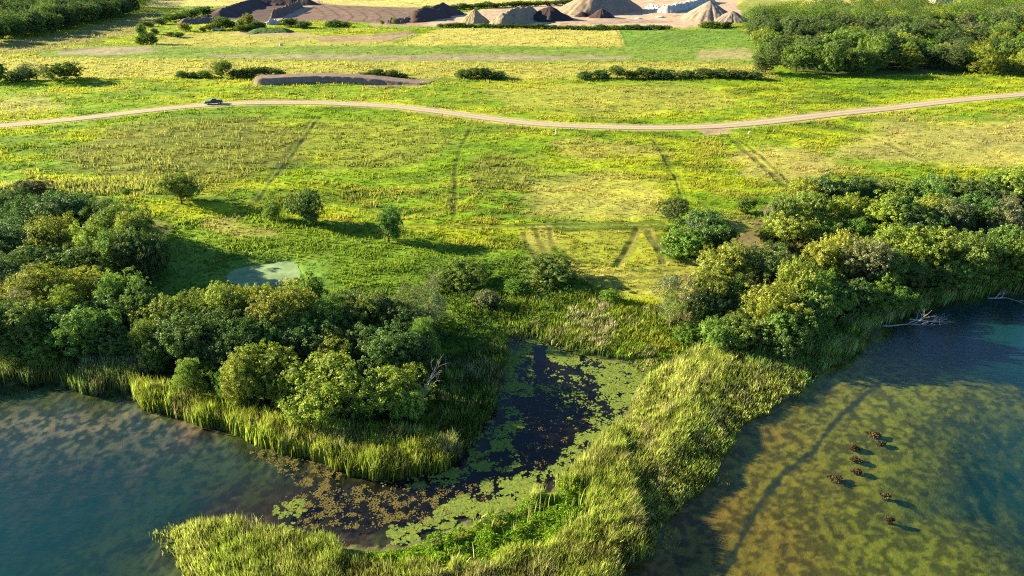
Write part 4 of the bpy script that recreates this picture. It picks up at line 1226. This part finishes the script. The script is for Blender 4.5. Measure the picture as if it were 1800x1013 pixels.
dead("dead_tree", 1178, 578, 5.0, (-.08, 0, 1), 13, "pale bare trunks under the silvery willow", depth=2, rad=.09)
dead("dead_tree", 1304, 618, 4.0, (.1, 0, 1), 14, "white bare stems at the foot of the lakeside grove", depth=3, rad=.08)
dead("dead_tree", 1694, 425, 7.0, (.4, -.1, .9), 15, "curved bare limb showing among the trees of the right wood", depth=2, rad=.12)
for k, (px, py, L, lean, lab) in enumerate([(1552, 570, 7.0, (.95, .02, .10), "fallen bleached tree lying from the bank into the right lake"), (1600, 558, 5.0, (.9, -.25, .08), "fallen grey branches trailing in the right lake beside the bleached tree"),
                                           (1738, 521, 5.0, (.75, -.2, .2), "fallen dead branches at the water's edge near the right frame edge")]):
    dead("fallen_tree", px, py, L, lean, 50 + k, lab, cat="fallen tree", depth=4, rad=.17, spread=.6, z=.14).scale = (1, 1, .5)


# ------------------------------------------------------------------ quarry heaps and banks
def heap(name, ridge, top, wpx, col, label, cat="pile", rough=.12, taper=0, flat=None, slope=None, seed=1, rill=.5, chunk=0, lo=.8, hi=1.2):
    """earth or gravel heap along a ridge line; ridge px at base level, top = px row of the crest"""
    Rg = W(ridge); c = Rg.mean(0); L = Rg - c
    y0 = Rg[:, 1].mean(); dep = y0 * math.cos(PITCH) + 49.4 * math.sin(PITCH)
    half = wpx / 2 / F * dep
    mid = np.mean([p[1] for p in ridge])
    h = H - .6 - y0 * math.tan(PITCH - math.atan((CY - top) / F))
    h = max(h, .5)
    ext = L.min(0) - half - 1, L.max(0) + half + 1
    n = 90
    gx, gy = np.meshgrid(np.linspace(ext[0][0], ext[1][0], n), np.linspace(ext[0][1], ext[1][1], n), indexing='ij')
    x, y = gx.ravel(), gy.ravel()
    if len(Rg) > 1: d = -sdist(L, x, y, False) if False else sdist(L, x, y, False)
    else: d = -np.hypot(x - L[0, 0], y - L[0, 1])
    d = np.abs(d)
    nz = fbm(x / (half * .55) + seed * 7, y / (half * .55), seed, 4) - .5
    ang = np.arctan2(y, x)
    ril = (vnoise(ang * 9 + seed, d / half * 1.2, seed + 1) - .5) * rill * .16
    t = 1 - d / half + nz * rough * 2.2 + ril * np.clip(d / half * 2, 0, 1)
    if flat: z = h * np.clip(t / flat, -.2, 1) + .25 * nz
    else: z = h * (t - .06 * np.exp(-(d / half) ** 2 * 30))
    if taper: z = z * (1 - taper * sm(-.1, 1, x / ext[1][0]))
    if chunk: z = z + chunk * (vnoise(x * 1.1, y * 1.1, 2) > .55) * (z > .2) * vnoise(x * 2.3, y * 2.3, 3)
    z = np.maximum(z, -.5)
    i = np.arange(n - 1)[:, None] * n + np.arange(n - 1)[None, :]
    Q = np.stack([i, i + n, i + n + 1, i + 1], -1).reshape(-1, 4)
    Q = Q[(z[Q] > -.45).any(1)]
    m = solid(name + "_material", col, .95, lo, hi, .7, .4, spec=.05)
    used = np.unique(Q); mp = np.full(n * n, -1); mp[used] = np.arange(len(used))
    me = mesh_from(name, np.stack([x, y, z], 1)[used], *faces_quads(mp[Q]), m, None, smooth=not chunk)
    o = link(name, me); o.location = (c[0], c[1], .6)
    return tag(o, label, cat)


SAND = (.24, .185, .11)
heap("sand_pile", [(834, 41)], 15, 56, SAND, "pale sand cone at the left end of the quarry piles", seed=1)
heap("sand_pile", [(885, 43), (935, 34)], 14, 52, (.22, .165, .11), "long rough tan sand pile beside the pale cone", rough=.3, seed=2)
heap("black_gravel_pile", [(966, 35)], 10, 92, (.04, .03, .03), "large black gravel pile in the middle of the quarry", seed=3)
heap("black_gravel_pile", [(1057, 31)], 14, 50, (.05, .036, .034), "small black cone in front of the tall tan pile", seed=4)
heap("black_gravel_pile", [(1022, 30), (1040, 30)], 21, 26, (.03, .025, .026), "low black heap left of the small black cone", rough=.22, seed=5)
heap("sand_pile", [(1030, 22), (1075, 18)], -16, 112, (.21, .155, .11), "tall broad tan pile cut by the upper frame edge", seed=6, rill=1.0)
heap("gravel_pile", [(1246, 34)], 0, 104, (.20, .16, .125), "tall grey-tan gravel cone at the right end of the quarry", seed=7)
heap("gravel_pile", [(1284, 38)], 18, 70, (.19, .155, .125), "lower grey gravel cone in front of the tall one", seed=8)
heap("limestone_bank", [(1172, 21), (1205, 14), (1245, 4)], 3, 30, (.36, .335, .30), "long bank of white broken stone behind the gravel cone", rough=.25, seed=9, flat=.5, chunk=1.2)
heap("rubble_pile", [(1142, 15), (1156, 19)], 9, 16, (.40, .38, .34), "small heap of white broken blocks left of the white stone bank", rough=.4, seed=10, chunk=1.6)
heap("earth_bank", [(735, 36), (785, 25)], 9, 66, (.06, .045, .042), "dark soil bank left of the pale sand cone", rough=.2, seed=11)
heap("earth_bank", [(390, 30), (420, 18), (452, 9), (540, 8)], 2, 44, (.065, .048, .044), "long dark earth bank at the far left of the quarry", rough=.15, seed=12)
heap("earth_bank", [(325, 42), (385, 38)], 30, 36, (.12, .09, .07), "low brown earth mound behind the scrub trees", rough=.25, seed=13)
heap("earth_bank", [(482, 32), (528, 13)], 8, 13, (.11, .08, .065), "narrow spoil ridge beside the quarry track", rough=.3, seed=14)
heap("earth_bank", [(690, 40), (752, 35)], 30, 22, (.12, .09, .07), "rough brown spoil heap in front of the dark soil bank", rough=.45, seed=15, chunk=.8)
heap("rubble_pile", [(474, 44), (486, 43)], 35, 12, (.38, .36, .34), "heap of white rubble behind the scrub trees", rough=.4, seed=16, chunk=1.5)
heap("grass_mound", [(455, 58), (500, 58)], 49, 44, (.05, .10, .025), "low grassy mound right of the scrub trees", rough=.15, seed=17)  # dark green because the shade over the mound is put into its colour
heap("dirt_mound", [(468, 147), (560, 143), (640, 144), (740, 146)], 133, 44, (.165, .125, .10), "long flat-topped dirt mound in the meadow behind the road", rough=.10, taper=.85, flat=.2, seed=18, rill=1.2, lo=.7, hi=1.25)


# ------------------------------------------------------------------ mounds of dead reeds in the right lake
def reed_mound(px, py, w, h, seed, label):
    w *= .88; h *= .6
    x, y = U(px, py, 0); x = float(x); y = float(y)
    r = np.random.default_rng(seed); n = 330
    root = empty("reed_mound", (x, y, 0))
    t = r.random(n) * 6.28; q = np.sqrt(r.random(n)) * w / 2 * (1 + .35 * np.sin(t * 3 + seed))
    X, Y = q * np.cos(t), q * np.sin(t) * .75
    Z = .8 * h * (1 - (q / (w / 2)) ** 1.5).clip(0) * (.4 + .8 * r.random(n)) * (vnoise(X * 3 + seed, Y * 3, 2) > .32) + .02
    f = r.random(n)[:, None]
    C = (np.array((.125, .105, .05)) * f + np.array((.04, .034, .017)) * (1 - f))
    V, Cc, Q = leaf_quads(np.stack([X, Y, Z], 1), np.tile((0, 0, 1.), (n, 1)), .10 + .12 * r.random(n), C, .6, r)
    link("dead_stalks", mesh_from("dead_stalks", V, *faces_quads(Q), M_REED, Cc), root)
    mb = MB(); k = 14
    vs = [(0, 0, h * .55)] + [(w * .3 * math.cos(i / k * 6.28) * (1 + .3 * math.sin(i * 2.1)), w * .22 * math.sin(i / k * 6.28), h * .25) for i in range(k)] + [(w * .42 * math.cos(i / k * 6.28), w * .31 * math.sin(i / k * 6.28), -.5) for i in range(k)]
    mb.add(vs, [(0, 1 + i, 1 + (i + 1) % k) for i in range(k)] + [(1 + i, 1 + k + i, 1 + k + (i + 1) % k, 1 + (i + 1) % k) for i in range(k)])
    mb.build("mud_base", M_MUD, root)
    return tag(root, label, "reed mound", "reed mounds in the right lake")
M_MUD = solid("wet_mud", (.035, .028, .018), .6, .7, 1.3, 4)
for a in [(1536, 764, 1.5, .35, 1, "topmost dark reed mound in the right lake"), (1548, 779, 1.0, .22, 2, "small reed mound just below the topmost one"), (1502, 787, 1.3, .35, 3, "dark hollow reed mound left of the topmost one"),
          (1505, 808, 1.2, .22, 4, "pale flat reed mound in the middle of the row"), (1507, 829, 1.1, .4, 5, "pointed tan reed mound below the flat pale one"), (1469, 841, 1.5, .28, 6, "leftmost wide tan reed mound"),
          (1557, 872, 1.0, .2, 7, "lone small dark reed mound right of the row"), (1564, 914, .8, .45, 8, "smallest lone reed tuft nearest the viewer in the right lake")]:
    reed_mound(*a)


# ------------------------------------------------------------------ vehicles
def paint_mat():
    m, nt, p, out = new_mat("vehicle_paint")
    oi = node(nt, "ShaderNodeObjectInfo")
    c, nz = noise_mul(nt, oi.outputs['Color'], 2.0, .92, 1.08)
    nt.links.new(c, p.inputs['Base Color']); p.inputs['Roughness'].default_value = .28; p.inputs['Metallic'].default_value = .2
    p.inputs['Coat Weight'].default_value = .5
    return m
M_PAINT = paint_mat()
M_GLASS = solid("dark_glass", (.02, .025, .035), .08, .9, 1.1, 2, spec=.6)
M_TYRE = solid("tyre_rubber", (.02, .02, .02), .85, .8, 1.2, 8)
M_RIM = solid("alloy_rim", (.6, .6, .62), .35, .9, 1.1, 8, metal=.8)
M_LAMP = solid("headlight_lens", (.75, .75, .72), .2, .95, 1.05, 4)
M_TAIL = solid("tail_light_lens", (.35, .02, .02), .25, .95, 1.05, 4)
M_CHROME = solid("chrome_trim", (.65, .65, .66), .25, .95, 1.05, 4, metal=.9)
M_BEDLINER = solid("bed_liner", (.03, .03, .032), .9, .9, 1.1, 4)


def loft(sections):
    """closed body from cross sections (x, half-width low, half-width high, z low, z high)"""
    vs = []; fs = []
    for x, a, b, z0, z1 in sections:
        zm = z0 + (z1 - z0) * .45
        vs += [(x, -a * .94, z0), (x, -a, zm), (x, -b, z1 - .05), (x, -b * .92, z1), (x, b * .92, z1), (x, b, z1 - .05), (x, a, zm), (x, a * .94, z0)]
    n = len(sections)
    for i in range(n - 1):
        for j in range(8): fs.append((i * 8 + j, i * 8 + (j + 1) % 8, (i + 1) * 8 + (j + 1) % 8, (i + 1) * 8 + j))
    fs.append(tuple(range(7, -1, -1))); fs.append(tuple((n - 1) * 8 + j for j in range(8)))
    return vs, fs


def pickup(loc, rz, colour, label, group=None):
    root = empty("pickup_truck", loc, rz)
    mb = MB()   # front is -x
    mb.add(*loft([(-2.9, .86, .80, .42, .92), (-2.75, .95, .90, .40, 1.06), (-1.35, .98, .95, .38, 1.16), (-.9, .98, .96, .38, 1.18), (.95, .98, .96, .38, 1.18)]))
    mb.add(*loft([(.95, .98, .96, .40, .70), (2.85, .97, .95, .44, .72)]))
    for s in (-1, 1): mb.box((1.9, s * .90, .93), (1.9, .12, .46))
    mb.box((2.82, 0, .93), (.10, 1.7, .46))
    for s in (-1, 1):
        for x in (-1.85, 1.85):  # wheel arch lips
            mb.tube([(x + .52 * math.cos(t), s * .96, .42 + .50 * math.sin(t)) for t in np.linspace(0, math.pi, 9)], [.05] * 9, 5)
    body = mb.build("body", M_PAINT, root); body.color = (*colour, 1)
    mb = MB(); mb.box((1.9, 0, .735), (1.8, 1.66, .03)); mb.build("cargo_bed", M_BEDLINER, root)
    mb = MB(); mb.add(*loft([(-.95, .90, .72, 1.16, 1.22), (-.30, .90, .70, 1.16, 1.86), (.62, .90, .70, 1.16, 1.86), (.98, .90, .74, 1.16, 1.26)]))
    cab = mb.build("cab", M_PAINT, root); cab.color = (*colour, 1)
    for s in (-1, 1):
        g = MB(); g.add([(-.60, s * .915, 1.24), (.02, s * .915, 1.24), (.02, s * .80, 1.74), (-.26, s * .80, 1.74)], [(0, 1, 2, 3) if s < 0 else (3, 2, 1, 0)]); g.build("side_window", M_GLASS, root)
        g = MB(); g.add([(.10, s * .915, 1.24), (.78, s * .915, 1.24), (.60, s * .80, 1.74), (.10, s * .80, 1.74)], [(0, 1, 2, 3) if s < 0 else (3, 2, 1, 0)]); g.build("side_window", M_GLASS, root)
        l = MB(); l.box((-2.86, s * .68, .86), (.12, .34, .16)); l.build("headlight", M_LAMP, root)
        l = MB(); l.box((2.87, s * .88, .92), (.06, .14, .34)); l.build("tail_light", M_TAIL, root)
        l = MB(); l.box((-.62, s * 1.04, 1.28), (.12, .18, .18)); w = l.build("wing_mirror", M_PAINT, root); w.color = (*colour, 1)
    g = MB(); g.add([(-.94, -.74, 1.25), (-.94, .74, 1.25), (-.36, .60, 1.80), (-.36, -.60, 1.80)], [(3, 2, 1, 0)]); g.build("windscreen", M_GLASS, root)
    g = MB(); g.add([(1.0, -.66, 1.30), (1.0, .66, 1.30), (.70, .58, 1.78), (.70, -.58, 1.78)], [(0, 1, 2, 3)]); g.build("rear_window", M_GLASS, root)
    l = MB(); l.box((-2.96, 0, .52), (.14, 1.75, .2)); l.build("front_bumper", M_CHROME, root)
    l = MB(); l.box((2.95, 0, .52), (.14, 1.75, .2)); l.build("rear_bumper", M_CHROME, root)
    for x in (-1.85, 1.85):
        for s in (-1, 1):
            wh = empty("wheel", (x, s * .84, .40)); wh.parent = root
            t = MB(); t.tube([(0, -.13, 0), (0, -.12, 0), (0, .12, 0), (0, .13, 0)], [.34, .40, .40, .34], 20); t.build("tyre", M_TYRE, wh)
            t = MB(); t.tube([(0, s * .10, 0), (0, s * .145, 0)], [.25, .22], 14); t.build("rim", M_RIM, wh)
    return tag(root, label, "pickup truck", group)


def heading(i):
    d = RDS[i + 1] - RDS[i]; return math.atan2(d[1], d[0])
x, y = U(371, 185.5)
j = int(np.argmin(np.hypot(RDS[:, 0] - x, RDS[:, 1] - y)))
pz = float(land_base(np.array([RDS[j, 0]]), np.array([RDS[j, 1]]))[0]) + .06
pickup((RDS[j, 0], RDS[j, 1] + 1.0, pz), heading(j), (.020, .028, .055), "dark blue pickup truck driving on the gravel road")
for px, py, rz, lab in ((381, 54, .05, "white pickup truck parked under the scrub trees left of the quarry"), (1077, 23.5, .0, "white pickup truck parked at the foot of the tall tan pile"), (417, 43, .6, "white pickup truck half hidden behind the scrub trees")):
    x, y = U(px, py); z = float(ground_z(x, y)[0])
    pickup((float(x), float(y), z), rz, (.5, .5, .5), lab)


# ------------------------------------------------------------------ far house, small posts and stones
M_WALL = solid("painted_siding", (.5, .5, .48), .7, .92, 1.06, 2)
M_BLUE = solid("blue_metal_roof", (.03, .07, .22), .45, .9, 1.1, 2)
def house(px, py, w, d, hw, hr, roofmat, label):
    x, y = U(px, py); x = float(x); y = float(y)
    root = empty("house", (x, y, .5), .12)
    mb = MB(); mb.box((0, 0, hw / 2), (w, d, hw)); mb.build("wall", M_WALL, root)
    mb = MB(); W2, D2 = w / 2 + .5, d / 2 + .6
    mb.add([(-W2, -D2, hw - .1), (W2, -D2, hw - .1), (W2, 0, hw + hr), (-W2, 0, hw + hr), (-W2, D2, hw - .1), (W2, D2, hw - .1), (-W2, -D2, hw + .12), (W2, -D2, hw + .12), (W2, 0, hw + hr + .22), (-W2, 0, hw + hr + .22), (-W2, D2, hw + .12), (W2, D2, hw + .12)],
           [(3, 2, 1, 0), (0, 1, 7, 6), (6, 7, 8, 9), (9, 8, 11, 10), (4, 5, 2, 3), (10, 11, 5, 4), (1, 2, 8, 7), (2, 5, 11, 8), (3, 0, 6, 9), (4, 3, 9, 10)])
    mb.build("roof", roofmat, root)
    for i in range(4):
        f = MB(); f.box((-w / 2 + w * (i + .5) / 4, -d / 2 - .02, hw * .55), (1.3, .1, 1.3)); fr = f.build("window", M_WALL, root)
        g = MB(); g.box((-w / 2 + w * (i + .5) / 4, -d / 2 - .08, hw * .55), (1.05, .04, 1.05)); g.build("pane", M_GLASS, fr)
    return tag(root, label, "house")
house(1654, 5.5, 19, 10, 4.2, 5.2, M_BLUE, "white house with a blue roof behind the far right wood")


def post(px, py, lab):
    x, y = U(px, py); z = float(ground_z(x, y)[0])
    root = empty("marker_post", (float(x), float(y), z - .1))
    mb = MB(); mb.tube([(0, 0, 0), (0, 0, 1.45)], [.17, .15], 8); mb.tube([(0, 0, 1.45), (0, 0, 1.58)], [.15, .03], 8); mb.build("post", M_POST, root)
    mb = MB(); mb.tube([(0, 0, 1.15), (0, 0, 1.25)], [.18, .18], 8); mb.build("band", M_TYRE, root)
    return tag(root, lab, "post")
M_POST = solid("white_post_paint", (.6, .6, .55), .6, .95, 1.05, 3)
post(977, 240, "white marker post standing in the grass just below the road")
def stone(px, py, w, h, seed, mat, lab, name="boulder", cat="boulder"):
    x, y = U(px, py); z = float(ground_z(x, y)[0]); r = random.Random(seed); mb = MB()
    vs = []; n = 9
    for i, (q, zz) in enumerate(((.95, -.1), (1, .35), (.75, .8), (.3, 1.0))):
        for k in range(n):
            a = k / n * 6.28; m = q * r.uniform(.85, 1.15); vs.append((w / 2 * m * math.cos(a), w / 2 * m * math.sin(a), h * zz * r.uniform(.9, 1.05)))
    fs = [(i * n + k, i * n + (k + 1) % n, (i + 1) * n + (k + 1) % n, (i + 1) * n + k) for i in range(3) for k in range(n)] + [tuple(3 * n + k for k in range(n))]
    mb.add(vs, fs); o = mb.build(name, mat); o.location = (float(x), float(y), z)
    return tag(o, lab, cat)
M_STONE = solid("pale_stone", (.42, .40, .36), .9, .8, 1.15, 3, .3)
stone(494, 80, 1.7, 1.3, 1, M_STONE, "white boulder at the edge of the far green field strip")
stone(1317, 237, .8, .7, 2, M_STONE, "small white stone in the grass below the road")
stone(1122, 33, 6, 1.2, 3, M_STONE, "low white stone heap on the quarry floor")
stone(1160, 31, 6, .9, 4, M_STONE, "flat pale stone heap right of the low white one on the quarry floor")
